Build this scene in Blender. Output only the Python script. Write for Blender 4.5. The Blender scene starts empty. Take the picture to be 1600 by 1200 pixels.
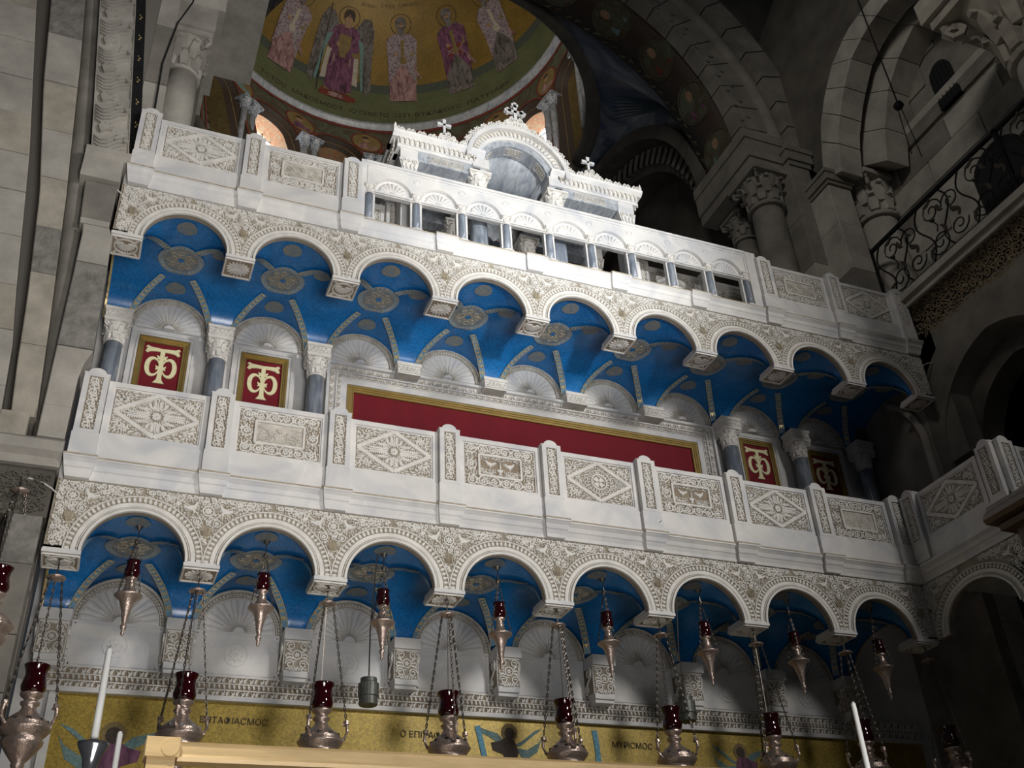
import bpy, math, random
import numpy as np
from mathutils import Matrix, Vector, noise

random.seed(7)
rng = np.random.default_rng(11)
PI = math.pi
C = bpy.context.scene.collection
scene = bpy.context.scene

# ------------------------------------------------------------------ camera
cam_d = bpy.data.cameras.new('camera')
cam = bpy.data.objects.new('camera', cam_d)
C.objects.link(cam)
cam_d.sensor_width = 36.0
cam_d.sensor_fit = 'HORIZONTAL'
cam_d.lens = 1607.19 / 1600 * 36
cam_d.clip_start = 0.05
cam_d.clip_end = 200
cam.matrix_world = Matrix((
    (0.92874581, -0.16513171, -0.33190772, 0.36361821),
    (-0.36768183, -0.52464727, -0.76782505, -7.65704237),
    (-0.04734222, 0.83515074, -0.54797988, 1.6),
    (0, 0, 0, 1)))
scene.camera = cam

# ------------------------------------------------------------------ world, lamps, exposure
scene.view_settings.view_transform = 'Standard'
scene.view_settings.look = 'None'
scene.view_settings.gamma = 1.0
scene.view_settings.use_curve_mapping = False
scene.view_settings.exposure = 0.0
world = bpy.data.worlds.new('world')
scene.world = world
world.use_nodes = True
world.node_tree.nodes['Background'].inputs[0].default_value = (0.75, 0.86, 1.0, 1)
world.node_tree.nodes['Background'].inputs[1].default_value = 0.027


def lamp(name, kind, loc, aim, energy, color, **kw):
    d = bpy.data.lights.new(name, kind)
    d.energy = energy
    d.color = color
    for k, v in kw.items():
        setattr(d, k, v)
    o = bpy.data.objects.new(name, d)
    C.objects.link(o)
    o.location = loc
    o.rotation_euler = (Vector(aim) - Vector(loc)).to_track_quat('-Z', 'Y').to_euler()
    return o


# daylight from the nave windows, in front and to the right of the screen; it falls off towards the right end
lamp('nave_window_light', 'SPOT', (8.9, -11.0, 9.5), (2.5, 0.0, 7.0), 3400, (1.0, 0.975, 0.94), spot_size=math.radians(62), spot_blend=1.0, shadow_soft_size=0.9)
# unseen low light behind the viewer: it reaches up into the vaults
lamp('doorway_light', 'SPOT', (1.9, -9.4, 0.9), (1.2, 0.0, 8.0), 2800, (1.0, 0.98, 0.96), spot_size=math.radians(62), spot_blend=1.0, shadow_soft_size=1.5)
# added spot low in the nave, brightening the upper balcony and the canopy
lamp('window_shaft_light', 'SPOT', (5.0, -10.0, 4.6), (4.2, 0.1, 9.9), 4600, (0.93, 0.97, 1.0), spot_size=math.radians(28), spot_blend=1.0, shadow_soft_size=0.3)
# sun patch on the nave floor before the screen: it glints in the vault mosaics
lamp('floor_sun_light', 'SPOT', (-2.0, -6.0, 13.0), (0.9, -2.4, 0.0), 7000, (1.0, 0.97, 0.9), spot_size=math.radians(17), spot_blend=0.5, shadow_soft_size=0.2)
# added soft fill from high left for the upper right walls
lamp('clerestory_light', 'SPOT', (-1.0, -8.5, 15.0), (9.3, -0.2, 12.2), 1350, (1.0, 0.96, 0.90), spot_size=math.radians(42), spot_blend=1.0, shadow_soft_size=1.4)
# daylight inside the dome, from its drum windows
lamp('dome_window_light', 'AREA', (4.6, 3.2, 19.0), (3.4, 9.0, 21.5), 135, (1.0, 0.93, 0.82), shape='DISK', size=1.5)


# ------------------------------------------------------------------ materials
MATS = {}


def mat(name, color, rough=0.6, metal=0.0, var=0.0, scale=6.0, bump=0.0, bscale=40.0, veins=None, vein_scale=3.0,
        trans=0.0, spec=None, emit=None, emit_s=1.0, tess=0.0, coat=0.0, stretch=None):
    if name in MATS:
        return MATS[name]
    m = bpy.data.materials.new(name)
    MATS[name] = m
    m.use_nodes = True
    nt = m.node_tree
    N = nt.nodes
    L = nt.links
    b = N['Principled BSDF']
    b.inputs['Roughness'].default_value = rough
    b.inputs['Metallic'].default_value = metal
    b.inputs['Base Color'].default_value = (*color, 1)
    if trans:
        b.inputs['Transmission Weight'].default_value = trans
    if spec is not None:
        b.inputs['Specular IOR Level'].default_value = spec
    if coat:
        b.inputs['Coat Weight'].default_value = coat
    if emit:
        b.inputs['Emission Color'].default_value = (*emit, 1)
        b.inputs['Emission Strength'].default_value = emit_s
    tc = N.new('ShaderNodeTexCoord')
    geo = N.new('ShaderNodeNewGeometry')
    src = geo.outputs['Position']
    if stretch:
        mp = N.new('ShaderNodeMapping')
        mp.inputs['Scale'].default_value = stretch
        L.new(src, mp.inputs['Vector'])
        src = mp.outputs[0]
    col = None
    if var:
        n = N.new('ShaderNodeTexNoise')
        n.inputs['Scale'].default_value = scale
        n.inputs['Detail'].default_value = 6
        n.inputs['Roughness'].default_value = 0.6
        L.new(src, n.inputs['Vector'])
        r = N.new('ShaderNodeMapRange')
        r.inputs['From Min'].default_value = 0.3
        r.inputs['From Max'].default_value = 0.7
        r.inputs['To Min'].default_value = 1 - var
        r.inputs['To Max'].default_value = 1 + var
        L.new(n.outputs[0], r.inputs[0])
        mx = N.new('ShaderNodeMix')
        mx.data_type = 'RGBA'
        mx.blend_type = 'MULTIPLY'
        mx.inputs[0].default_value = 1
        mx.inputs[6].default_value = (*color, 1)
        L.new(r.outputs[0], mx.inputs[7])
        col = mx.outputs[2]
    if veins:
        n = N.new('ShaderNodeTexNoise')
        n.inputs['Scale'].default_value = vein_scale
        n.inputs['Detail'].default_value = 8
        n.inputs['Distortion'].default_value = 1.2
        L.new(src, n.inputs['Vector'])
        r = N.new('ShaderNodeValToRGB')
        r.color_ramp.elements[0].position = 0.42
        r.color_ramp.elements[0].color = (0, 0, 0, 1)
        r.color_ramp.elements[1].position = 0.66
        r.color_ramp.elements[1].color = (1, 1, 1, 1)
        L.new(n.outputs[0], r.inputs[0])
        mx = N.new('ShaderNodeMix')
        mx.data_type = 'RGBA'
        L.new(r.outputs[0], mx.inputs[0])
        if col:
            L.new(col, mx.inputs[6])
        else:
            mx.inputs[6].default_value = (*color, 1)
        mx.inputs[7].default_value = (*veins, 1)
        col = mx.outputs[2]
    if tess:                                            # little glass cubes: tone and tilt change from one to the next
        v = N.new('ShaderNodeTexVoronoi')
        v.inputs['Scale'].default_value = tess
        L.new(src, v.inputs['Vector'])
        sp = N.new('ShaderNodeSeparateColor')
        L.new(v.outputs['Color'], sp.inputs[0])
        r = N.new('ShaderNodeMapRange')
        r.inputs['To Min'].default_value = 0.72
        r.inputs['To Max'].default_value = 1.25
        L.new(sp.outputs[0], r.inputs[0])
        mx = N.new('ShaderNodeMix')
        mx.data_type = 'RGBA'
        mx.blend_type = 'MULTIPLY'
        mx.inputs[0].default_value = 1
        if col:
            L.new(col, mx.inputs[6])
        else:
            mx.inputs[6].default_value = (*color, 1)
        L.new(r.outputs[0], mx.inputs[7])
        col = mx.outputs[2]
        bp = N.new('ShaderNodeBump')
        bp.inputs['Strength'].default_value = 0.35
        bp.inputs['Distance'].default_value = 0.01
        L.new(sp.outputs[1], bp.inputs['Height'])
        L.new(bp.outputs[0], b.inputs['Normal'])
    elif bump:
        n = N.new('ShaderNodeTexNoise')
        n.inputs['Scale'].default_value = bscale
        n.inputs['Detail'].default_value = 5
        L.new(src, n.inputs['Vector'])
        bp = N.new('ShaderNodeBump')
        bp.inputs['Strength'].default_value = bump
        bp.inputs['Distance'].default_value = 0.02
        L.new(n.outputs[0], bp.inputs['Height'])
        L.new(bp.outputs[0], b.inputs['Normal'])
    if col:
        L.new(col, b.inputs['Base Color'])
    return m


WHITE = mat('white_marble', (0.70, 0.675, 0.64), 0.5, var=0.10, scale=3, veins=(0.55, 0.55, 0.56), vein_scale=2.2, bump=0.08, bscale=25)
CARVE = mat('carved_white_marble', (0.70, 0.67, 0.62), 0.55, var=0.12, scale=9)
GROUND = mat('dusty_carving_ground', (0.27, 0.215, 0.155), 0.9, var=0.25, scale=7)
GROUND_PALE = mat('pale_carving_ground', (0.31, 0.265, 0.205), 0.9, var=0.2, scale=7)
RELIEF = mat('worn_relief_marble', (0.52, 0.48, 0.42), 0.8, var=0.25, scale=14)
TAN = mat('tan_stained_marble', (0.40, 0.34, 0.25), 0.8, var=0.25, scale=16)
GREY = mat('grey_veined_marble', (0.17, 0.195, 0.235), 0.28, var=0.25, scale=5, veins=(0.33, 0.36, 0.40), vein_scale=3.5, stretch=(3, 3, 0.7))
GREYLT = mat('pale_grey_marble', (0.42, 0.44, 0.46), 0.4, var=0.15, scale=3, veins=(0.25, 0.27, 0.31), vein_scale=5, stretch=(3, 1, 2))
BLUE = mat('blue_glass_mosaic', (0.010, 0.16, 0.44), 0.24, tess=95, var=0.12, scale=4)
FILI = mat('grey_filigree_mosaic', (0.15, 0.21, 0.26), 0.6, veins=(0.30, 0.25, 0.17), vein_scale=26, var=0.2, scale=30)
PALEBLUE = mat('pale_blue_mosaic', (0.18, 0.33, 0.46), 0.5, tess=90)
GOLDM = mat('gold_leaf_mosaic', (0.78, 0.58, 0.24), 0.28, metal=0.35, tess=60)
GOLDWALL = mat('gold_mosaic_ground', (0.37, 0.26, 0.045), 0.42, metal=0.25, tess=70, var=0.15, scale=5)
GILT = mat('gilt_frame_wood', (0.36, 0.25, 0.08), 0.38, metal=0.55, var=0.1)
VELVET = mat('dark_red_velvet', (0.165, 0.002, 0.010), 0.85, var=0.12, scale=2.5, stretch=(4, 1, 0.4))
PALEGOLD = mat('pale_gold_appliqué', (0.82, 0.76, 0.46), 0.5, var=0.06, scale=20)
STONE = mat('limestone_block', (0.35, 0.325, 0.285), 0.9, var=0.26, scale=2.5, bump=0.25, bscale=14)
STONE2 = mat('warm_limestone_block', (0.345, 0.31, 0.255), 0.9, var=0.28, scale=3.5, bump=0.3, bscale=16)
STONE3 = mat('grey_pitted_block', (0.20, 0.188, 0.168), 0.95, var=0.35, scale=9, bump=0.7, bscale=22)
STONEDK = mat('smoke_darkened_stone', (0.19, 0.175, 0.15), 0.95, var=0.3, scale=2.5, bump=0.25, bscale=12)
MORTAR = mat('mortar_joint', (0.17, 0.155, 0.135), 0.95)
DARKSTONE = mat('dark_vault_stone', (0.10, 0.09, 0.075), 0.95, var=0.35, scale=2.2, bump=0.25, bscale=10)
BLACK = mat('black_void', (0.006, 0.006, 0.007), 0.9)
IRON = mat('wrought_iron', (0.012, 0.012, 0.014), 0.5, metal=0.6)
IRONLEAF = mat('rusty_iron_leaf', (0.05, 0.042, 0.032), 0.7, metal=0.3)
BRONZE = mat('reddish_silver_metal', (0.50, 0.39, 0.33), 0.30, metal=0.7, var=0.2, scale=30, bump=0.25, bscale=60)
CHAIN = mat('tarnished_chain_metal', (0.16, 0.14, 0.12), 0.4, metal=0.9)
RUBY = mat('ruby_glass', (0.028, 0.001, 0.003), 0.06, trans=0.15, coat=0.4)
PEWTER = mat('dull_grey_tin', (0.12, 0.125, 0.11), 0.5, metal=0.5, var=0.3, scale=20)
WAX = mat('white_wax', (0.85, 0.84, 0.80), 0.45)
CHROME = mat('polished_silver', (0.42, 0.42, 0.46), 0.18, metal=0.85)
BRASS = mat('brushed_gold_wood', (0.70, 0.50, 0.25), 0.42, metal=0.15, var=0.15, scale=6, stretch=(0.6, 4, 4))
WOOD = mat('brown_polished_wood', (0.10, 0.06, 0.032), 0.45, var=0.25, scale=5)
FLOOR = mat('pale_floor_marble', (0.55, 0.50, 0.44), 0.6, var=0.15, scale=1.2)
INLAY = mat('black_inlay_marble', (0.012, 0.012, 0.012), 0.35, var=0.3, scale=12)
MOSGOLD = mat('dome_gold_mosaic', (0.235, 0.15, 0.033), 0.5, metal=0.2, tess=75, var=0.2, scale=1.6)
MOSGREEN = mat('dome_green_mosaic', (0.105, 0.12, 0.055), 0.7, tess=75, var=0.15, scale=2)
MOSDKGREEN = mat('dome_dark_green_mosaic', (0.065, 0.08, 0.06), 0.7, tess=75)
MOSBROWN = mat('drum_foliage_mosaic', (0.075, 0.055, 0.032), 0.75, veins=(0.10, 0.115, 0.07), vein_scale=3.2, tess=75)
MOSRED = mat('brick_red_mosaic', (0.16, 0.03, 0.018), 0.7, tess=75)
MOSPINK = mat('rose_mosaic', (0.36, 0.22, 0.21), 0.7, veins=(0.14, 0.06, 0.07), vein_scale=5, stretch=(2.2, 2.2, .35), tess=75, var=0.2)
MOSPURPLE = mat('purple_mosaic', (0.19, 0.07, 0.13), 0.7, veins=(0.05, 0.012, 0.03), vein_scale=5, stretch=(2.2, 2.2, .35), tess=75, var=0.25)
MOSTEAL = mat('teal_mosaic', (0.14, 0.23, 0.22), 0.7, tess=75)
MOSGREY = mat('grey_mosaic', (0.17, 0.15, 0.14), 0.7, veins=(0.05, 0.04, 0.035), vein_scale=5, stretch=(2.2, 2.2, .35), tess=75, var=0.2)
MOSDARK = mat('umber_mosaic', (0.045, 0.028, 0.018), 0.7, tess=75)
MOSWHITE = mat('cream_mosaic', (0.42, 0.37, 0.30), 0.7, tess=75)
MOSSKIN = mat('flesh_mosaic', (0.32, 0.19, 0.11), 0.7, tess=75)
MOSCHECK = mat('checkered_vestment_mosaic', (0.36, 0.31, 0.32), 0.7, veins=(0.08, 0.03, 0.05), vein_scale=24, tess=75)
MOSBLUE = mat('pendentive_blue_mosaic', (0.07, 0.10, 0.17), 0.6, veins=(0.26, 0.28, 0.31), vein_scale=1.3, tess=75, stretch=(1, 1, .5))
MOSOCHRE = mat('ochre_mosaic', (0.20, 0.14, 0.05), 0.7, tess=75, var=0.2)
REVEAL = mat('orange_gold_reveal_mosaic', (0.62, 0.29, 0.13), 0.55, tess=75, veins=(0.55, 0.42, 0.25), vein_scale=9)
SKYPANE = mat('daylit_window_glass', (0.9, 0.95, 1.0), 0.3, emit=(0.78, 0.88, 1.0), emit_s=3.2)


# ------------------------------------------------------------------ mesh builder
class MB:
    def __init__(s):
        s.v = []
        s.f = []
        s.n = 0
        s.smooth = False
        s.rec = []

    def add(s, V, F):
        k = s.n
        V = [tuple(float(c) for c in p) for p in V]
        s.v.extend(V)
        s.f.extend([tuple(i + k for i in f) for f in F])
        s.n += len(V)

    def box(s, x0, x1, y0, y1, z0, z1):
        s.add([(x0, y0, z0), (x1, y0, z0), (x1, y1, z0), (x0, y1, z0), (x0, y0, z1), (x1, y0, z1), (x1, y1, z1), (x0, y1, z1)],
              [(0, 3, 2, 1), (4, 5, 6, 7), (0, 1, 5, 4), (1, 2, 6, 5), (2, 3, 7, 6), (3, 0, 4, 7)])

    def prism(s, prof, x0, x1, axis='x'):
        n = len(prof)
        if axis == 'x':
            V = [(x0, a, b) for a, b in prof] + [(x1, a, b) for a, b in prof]
        elif axis == 'y':
            V = [(a, x0, b) for a, b in prof] + [(a, x1, b) for a, b in prof]
        else:
            V = [(a, b, x0) for a, b in prof] + [(a, b, x1) for a, b in prof]
        s.add(V, [tuple(range(n)), tuple(range(2 * n - 1, n - 1, -1))] + [(i, i + n, (i + 1) % n + n, (i + 1) % n) for i in range(n)])

    def lathe(s, prof, n=16, c=(0, 0, 0), a0=0, a1=2 * PI, axis='z', cap=True):
        full = abs(a1 - a0 - 2 * PI) < 1e-6
        m = n if full else n + 1
        V = []
        for r, z in prof:
            for i in range(m):
                a = a0 + (a1 - a0) * i / n
                p = (r * math.cos(a), r * math.sin(a), z)
                if axis == 'y':
                    p = (p[0], z, p[1])
                V.append((p[0] + c[0], p[1] + c[1], p[2] + c[2]))
        F = []
        for j in range(len(prof) - 1):
            for i in range(n):
                i2 = (i + 1) % m
                F.append((j * m + i, j * m + i2, (j + 1) * m + i2, (j + 1) * m + i))
        if cap and full:
            F.append(tuple(range(m - 1, -1, -1)))
            F.append(tuple((len(prof) - 1) * m + i for i in range(m)))
        s.add(V, F)

    def tube(s, pts, r, n=6, taper=None):
        P = [Vector(p) for p in pts]
        V = []
        up = Vector((0.3, 0.2, 0.93))
        for i, p in enumerate(P):
            t = (P[min(i + 1, len(P) - 1)] - P[max(i - 1, 0)])
            if t.length < 1e-9:
                t = Vector((0, 0, 1))
            t.normalize()
            u = t.cross(up)
            if u.length < 1e-3:
                u = t.cross(Vector((1, 0, 0)))
            u.normalize()
            w = t.cross(u)
            rr = r if taper is None else r * taper[i]
            for k in range(n):
                a = 2 * PI * k / n
                V.append(p + rr * (math.cos(a) * u + math.sin(a) * w))
        F = []
        for i in range(len(P) - 1):
            for k in range(n):
                F.append((i * n + k, i * n + (k + 1) % n, (i + 1) * n + (k + 1) % n, (i + 1) * n + k))
        F.append(tuple(range(n - 1, -1, -1)))
        F.append(tuple((len(P) - 1) * n + k for k in range(n)))
        s.add(V, F)

    def grid(s, fn, nu, nv):
        V = [fn(i / nu, j / nv) for i in range(nu + 1) for j in range(nv + 1)]
        F = [(i * (nv + 1) + j, (i + 1) * (nv + 1) + j, (i + 1) * (nv + 1) + j + 1, i * (nv + 1) + j + 1) for i in range(nu) for j in range(nv)]
        s.add(V, F)

    def mesh(s, name, m):
        me = bpy.data.meshes.new(name)
        me.from_pydata(s.v, [], s.f)
        if m:
            me.materials.append(m)
        s.fix(me)
        if s.smooth:
            me.polygons.foreach_set('use_smooth', [True] * len(me.polygons))
        me.update()
        return me

    def fix(s, me):
        import bmesh
        b = bmesh.new()
        b.from_mesh(me)
        bmesh.ops.recalc_face_normals(b, faces=b.faces)
        b.to_mesh(me)
        b.free()

    def obj(s, name, m, parent=None, loc=(0, 0, 0), rz=0.0):
        me = s.mesh(name, m)
        return put(me, name, parent, loc, rz)


def put(me, name, parent=None, loc=(0, 0, 0), rz=0.0):
    o = bpy.data.objects.new(name, me)
    C.objects.link(o)
    o.parent = parent
    o.location = loc
    o.rotation_euler = (0, 0, rz)
    return o


def thing(name, label, cat, loc=(0, 0, 0), rz=0.0, group=None):
    o = bpy.data.objects.new(name, None)
    C.objects.link(o)
    o.location = loc
    o.rotation_euler = (0, 0, rz)
    o['label'] = label
    o['category'] = cat
    if group:
        o['group'] = group
    return o


def struct(name, label=None):
    o = bpy.data.objects.new(name, None)
    C.objects.link(o)
    o['kind'] = 'structure'
    if label:
        o['label'] = label
        o['category'] = 'wall'
    return o


def stuff(o):
    o['kind'] = 'stuff'
    return o


# ------------------------------------------------------------------ carving: ribbons laid on a plane (u, v) with height h
def plane_map(u, v, h):
    return (u, -h, v)


def ribbon(mb, pts, w, h=0.012, base=0.0, mp=plane_map, top=0.72):
    P = np.asarray(pts, float)
    n = len(P)
    W = np.full(n, w) if np.isscalar(w) else np.asarray(w, float)
    mb.rec.append(np.c_[P, W])
    h = h * (1 + .022 * (len(mb.rec) % 13))            # no two overlapping stems end at quite the same height
    T = np.gradient(P, axis=0)
    T /= np.linalg.norm(T, axis=1)[:, None] + 1e-9
    Nn = np.c_[-T[:, 1], T[:, 0]]
    V = []
    for i in range(n):
        for k, hh in ((-1, base), (-top, base + h), (top, base + h), (1, base)):
            q = P[i] + Nn[i] * k * W[i] / 2
            V.append(mp(q[0], q[1], hh))
    F = []
    for i in range(n - 1):
        for k in range(3):
            F.append((i * 4 + k, (i + 1) * 4 + k, (i + 1) * 4 + k + 1, i * 4 + k + 1))
    F.append((0, 1, 2, 3))
    F.append(((n - 1) * 4 + 3, (n - 1) * 4 + 2, (n - 1) * 4 + 1, (n - 1) * 4))
    mb.add(V, F)


def spiral(c, r, turns, a0, d=1, n=14, r_in=0.25):
    t = np.linspace(0, 1, n)
    rr = r * (1 - (1 - r_in) * t)
    a = a0 + d * turns * 2 * PI * t
    return np.c_[c[0] + rr * np.cos(a), c[1] + rr * np.sin(a)]


def comma(p, q, bend, n=6):
    p = np.array(p, float)
    q = np.array(q, float)
    d = q - p
    m = (p + q) / 2 + np.array([-d[1], d[0]]) * bend
    t = np.linspace(0, 1, n)[:, None]
    return (1 - t) ** 2 * p + 2 * t * (1 - t) * m + t ** 2 * q


CW = np.array([0.45, 0.9, 1.0, 0.85, 0.55, 0.12])


def leaf(mb, p, q, bend, w, h=0.012, base=0.0, inside=None, mp=plane_map):
    P = comma(p, q, bend)
    if inside and not all(inside(a, b) for a, b in P):
        return
    ribbon(mb, P, CW * w, h, base, mp)


def whirl(mb, c, rings, inside, w=0.016, h=0.012, base=0.0, twist=0.55, r0=0.018, mp=plane_map):
    r = r0
    for k in range(rings):
        dr = 0.04 if k else 0.032
        cnt = max(6, int(2 * PI * (r + dr * 0.5) / 0.0275))
        for i in range(cnt):
            a = 2 * PI * i / cnt + k * 0.3
            p = (c[0] + r * math.cos(a), c[1] + r * math.sin(a))
            b = a + twist * dr / (r + dr * .6)
            q = (c[0] + (r + dr) * math.cos(b), c[1] + (r + dr) * math.sin(b))
            leaf(mb, p, q, 0.35, w, h, base, inside, mp)
        r += dr + 0.006


def scroll_fill(mb, inside, box, r, h=0.012, base=0.0, seed=1, mp=plane_map, w=None, leaves=True):
    R = random.Random(seed)
    w = w or r * 0.36
    x0, x1, y0, y1 = box
    row = 0
    y = y0
    while y <= y1:
        x = x0 + (r * 1.05 if row % 2 else 0)
        k = 0
        while x <= x1:
            cx, cy = x + R.uniform(-.12, .12) * r, y + R.uniform(-.12, .12) * r
            if inside(cx, cy):
                d = 1 if (k + row) % 2 else -1
                P = spiral((cx, cy), r * 0.92, 1.35, R.uniform(0, 6.28), d, 13)
                ok = [i for i, (a, b) in enumerate(P) if inside(a, b)]
                if len(ok) == len(P):
                    ribbon(mb, P, w * np.linspace(1, .75, len(P)), h, base, mp)
                else:                                        # near an edge: a smaller curl
                    P = spiral((cx, cy), r * 0.5, 1.1, R.uniform(0, 6.28), d, 8)
                    if all(inside(a, b) for a, b in P):
                        ribbon(mb, P, w * .8, h, base, mp)
                if leaves:
                    for q in range(3):
                        a = R.uniform(0, 6.28)
                        p1 = (cx + r * 1.0 * math.cos(a), cy + r * 1.0 * math.sin(a))
                        p2 = (cx + r * 1.5 * math.cos(a + .5), cy + r * 1.5 * math.sin(a + .5))
                        leaf(mb, p1, p2, .3, w * 1.1, h, base, inside, mp)
            x += 2.1 * r
            k += 1
        y += 1.85 * r
        row += 1


def poly_relief(mb, pts, h=0.012, base=0.0, mp=plane_map, inset=0.85):
    P = np.asarray(pts, float)
    c = P.mean(0)
    mb.rec.append(np.array([[c[0], c[1], 1.5 * np.mean(np.hypot(*(P - c).T))]] * 2))
    n = len(P)
    V = [mp(a, b, base) for a, b in P] + [mp(*(c + (p - c) * inset), base + h) for p in P]
    mb.add(V, [tuple(range(n, 2 * n))] + [(i, (i + 1) % n, (i + 1) % n + n, i + n) for i in range(n)])


def fill_gaps(mb, inside, box, step=.0085, L=.026, w=.0125, h=.012, base=0.0, mp=plane_map, clear=.0042, seed=3, f=9.0):
    """fill what is left between the carved stems with small leaves"""
    pts = []
    for R_ in mb.rec:
        for i in range(len(R_) - 1):
            for t in (0, .5):
                pts.append(R_[i] * (1 - t) + R_[i + 1] * t)
    pts = np.array(pts) if pts else np.zeros((0, 3))
    extra = []
    rnd = random.Random(seed)
    cand = [(u, v) for u in np.arange(box[0], box[1], step) for v in np.arange(box[2], box[3], step)]
    rnd.shuffle(cand)
    for u, v in cand:
        if not inside(u, v):
            continue
        if len(pts) and np.min(np.hypot(pts[:, 0] - u, pts[:, 1] - v) - pts[:, 2] / 2) < w * .5 + clear * .3:
            continue
        if extra:
            E_ = np.array(extra)
            if np.min(np.hypot(E_[:, 0] - u, E_[:, 1] - v)) < w + clear:
                continue
        a = 6.28 * noise.noise((u * f, v * f, seed)) + seed
        best = None
        for k in range(6):
            b = a + k * PI / 6
            d = (math.cos(b) * L / 2, math.sin(b) * L / 2)
            ends = [(u - d[0], v - d[1]), (u + d[0], v + d[1]), (u - d[0] * .5, v - d[1] * .5), (u + d[0] * .5, v + d[1] * .5)]
            if not all(inside(*e) for e in ends):
                continue
            sc_ = 1.0
            if len(pts):
                sc_ = min(min(np.min(np.hypot(pts[:, 0] - e[0], pts[:, 1] - e[1]) - pts[:, 2] / 2) for e in ends), .01)
            if best is None or sc_ > best[0]:
                best = (sc_, d)
        if best is None:
            d = (w * .35 * math.cos(a), w * .35 * math.sin(a))
        else:
            d = best[1]
        leaf(mb, (u - d[0], v - d[1]), (u + d[0], v + d[1]), .3, w, h, base, None, mp)
        for t in (-.7, 0, .7):
            extra.append((u + d[0] * t, v + d[1] * t))


def poly_rec(mb, P, w):
    mb.rec.append(np.c_[np.asarray(P, float), np.full(len(P), w)])


def ring_ribbon(mb, c, r, w, h=0.012, base=0.0, a0=0, a1=2 * PI, n=24, mp=plane_map, top=0.72):
    a = np.linspace(a0, a1, n + 1)
    ribbon(mb, np.c_[c[0] + r * np.cos(a), c[1] + r * np.sin(a)], w, h, base, mp, top)


def bar(mb, p, q, w, h=0.012, base=0.0, mp=plane_map, top=0.7):
    ribbon(mb, [p, q], w, h, base, mp, top)


BIRD = np.array([(-.5, .28), (-.36, .38), (-.24, .33), (-.14, .18), (.05, .2), (.3, .1), (.62, .28), (.75, .2), (.45, -.08), (.2, -.2), (.12, -.4), (.02, -.4), (.0, -.2), (-.2, -.1), (-.32, .12), (-.38, .24)])


def bird(mb, c, s, flip, rot=0.0, h=0.012, base=0.0, mp=plane_map):
    P = BIRD * s
    P[:, 0] *= flip
    a = rot
    P = P @ np.array([[math.cos(a), math.sin(a)], [-math.sin(a), math.cos(a)]])
    poly_relief(mb, P + np.array(c), h, base, mp, 0.8)


def rosette(mb, c, r, n=8, h=0.014, base=0.0, mp=plane_map):
    for i in range(n):
        a = 2 * PI * i / n
        leaf(mb, (c[0] + r * .2 * math.cos(a), c[1] + r * .2 * math.sin(a)), (c[0] + r * math.cos(a), c[1] + r * math.sin(a)), 0.0, r * .62, h, base, None, mp)
    ring_ribbon(mb, c, r * .22, r * .25, h * 1.2, base, n=10, mp=mp)

# ================================================================== balconies
SPR, CRN, FT, CT, BT, PT, TOPZ = 0.03, 0.40, 0.61, 0.79, 0.99, 1.52, 1.545      # heights above the pier foot
AR = 0.37
FD = 0.055                                                                       # thickness of the facade slabs
Z_LOW, Z_UP = 4.85, 7.92
YB = 1.40                                                                        # back wall


def vz(x, y):
    """ceiling height of one vault bay (x 0..1), above the pier foot"""
    q = abs(x - 0.5) / 0.40
    zx = SPR + 0.395 * math.sqrt(max(0, 1 - q * q))
    q = abs(y - 0.73) / 0.60
    zy = SPR + 0.395 * math.sqrt(max(0, 1 - q * q))
    return max(zx, zy)


CACHE = {}


def cached(key, fn):
    if key not in CACHE:
        CACHE[key] = fn()
    return CACHE[key]


def arch_bay_mesh():
    mb = MB()
    n = 28
    A = [PI - PI * i / n for i in range(n + 1)]
    inner = [(0.5 + AR * math.cos(a), SPR + AR * math.sin(a)) for a in A]
    outer = []
    for a in A:
        c, s_ = math.cos(a), math.sin(a)
        t = min(0.5 / abs(c) if abs(c) > 1e-6 else 9, (FT - SPR) / s_ if s_ > 1e-6 else 9)
        outer.append((0.5 + t * c, SPR + t * s_))
    # corners of the rectangle
    P = []
    for i in range(n + 1):
        P.append((inner[i], outer[i]))
    V = []
    F = []
    for (a, b) in P:
        V += [(a[0], 0, a[1]), (b[0], 0, b[1]), (a[0], FD, a[1]), (b[0], FD, b[1])]
    for i in range(n):
        k, m = i * 4, i * 4 + 4
        F += [(k, m, m + 1, k + 1), (k, k + 2, m + 2, m), (k + 2, k + 3, m + 3, m + 2)]
        o0, o1 = P[i][1], P[i + 1][1]
        if abs(o0[0] - o1[0]) > 1e-6 and abs(o0[1] - o1[1]) > 1e-6:            # fill the rectangle corner
            cx = 0.0 if o0[0] < .5 else 1.0
            V.append((cx, 0, FT))
            F.append((k + 1, m + 1, len(V) - 1))
    mb.add(V, F)
    for x0, x1 in ((0, 0.5 - AR), (0.5 + AR, 1)):
        mb.box(x0, x1, 0, FD, 0.03, SPR + 0.001)
    return mb.mesh('arch_bay', GROUND_PALE)


def archivolt_mesh():
    mb = MB()
    c = (0.5, SPR)
    ring_ribbon(mb, c, AR + .012, .026, .020, 0, 0, PI, 36, top=.75)
    ring_ribbon(mb, c, AR + .034, .008, .012, 0, 0, PI, 36)
    ring_ribbon(mb, c, AR + .060, .036, .010, 0, 0, PI, 36, top=.92)
    ring_ribbon(mb, c, AR + .128, .012, .014, 0, 0, PI, 36)
    for i in range(38):
        a = PI * (i + .5) / 38
        p = (c[0] + (AR + .083) * math.cos(a), c[1] + (AR + .083) * math.sin(a))
        q = (c[0] + (AR + .122) * math.cos(a), c[1] + (AR + .122) * math.sin(a))
        ribbon(mb, [p, ((p[0] + q[0]) / 2, (p[1] + q[1]) / 2), q], [.018, .03, .008], .012)
    return mb.mesh('archivolt', CARVE)


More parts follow.
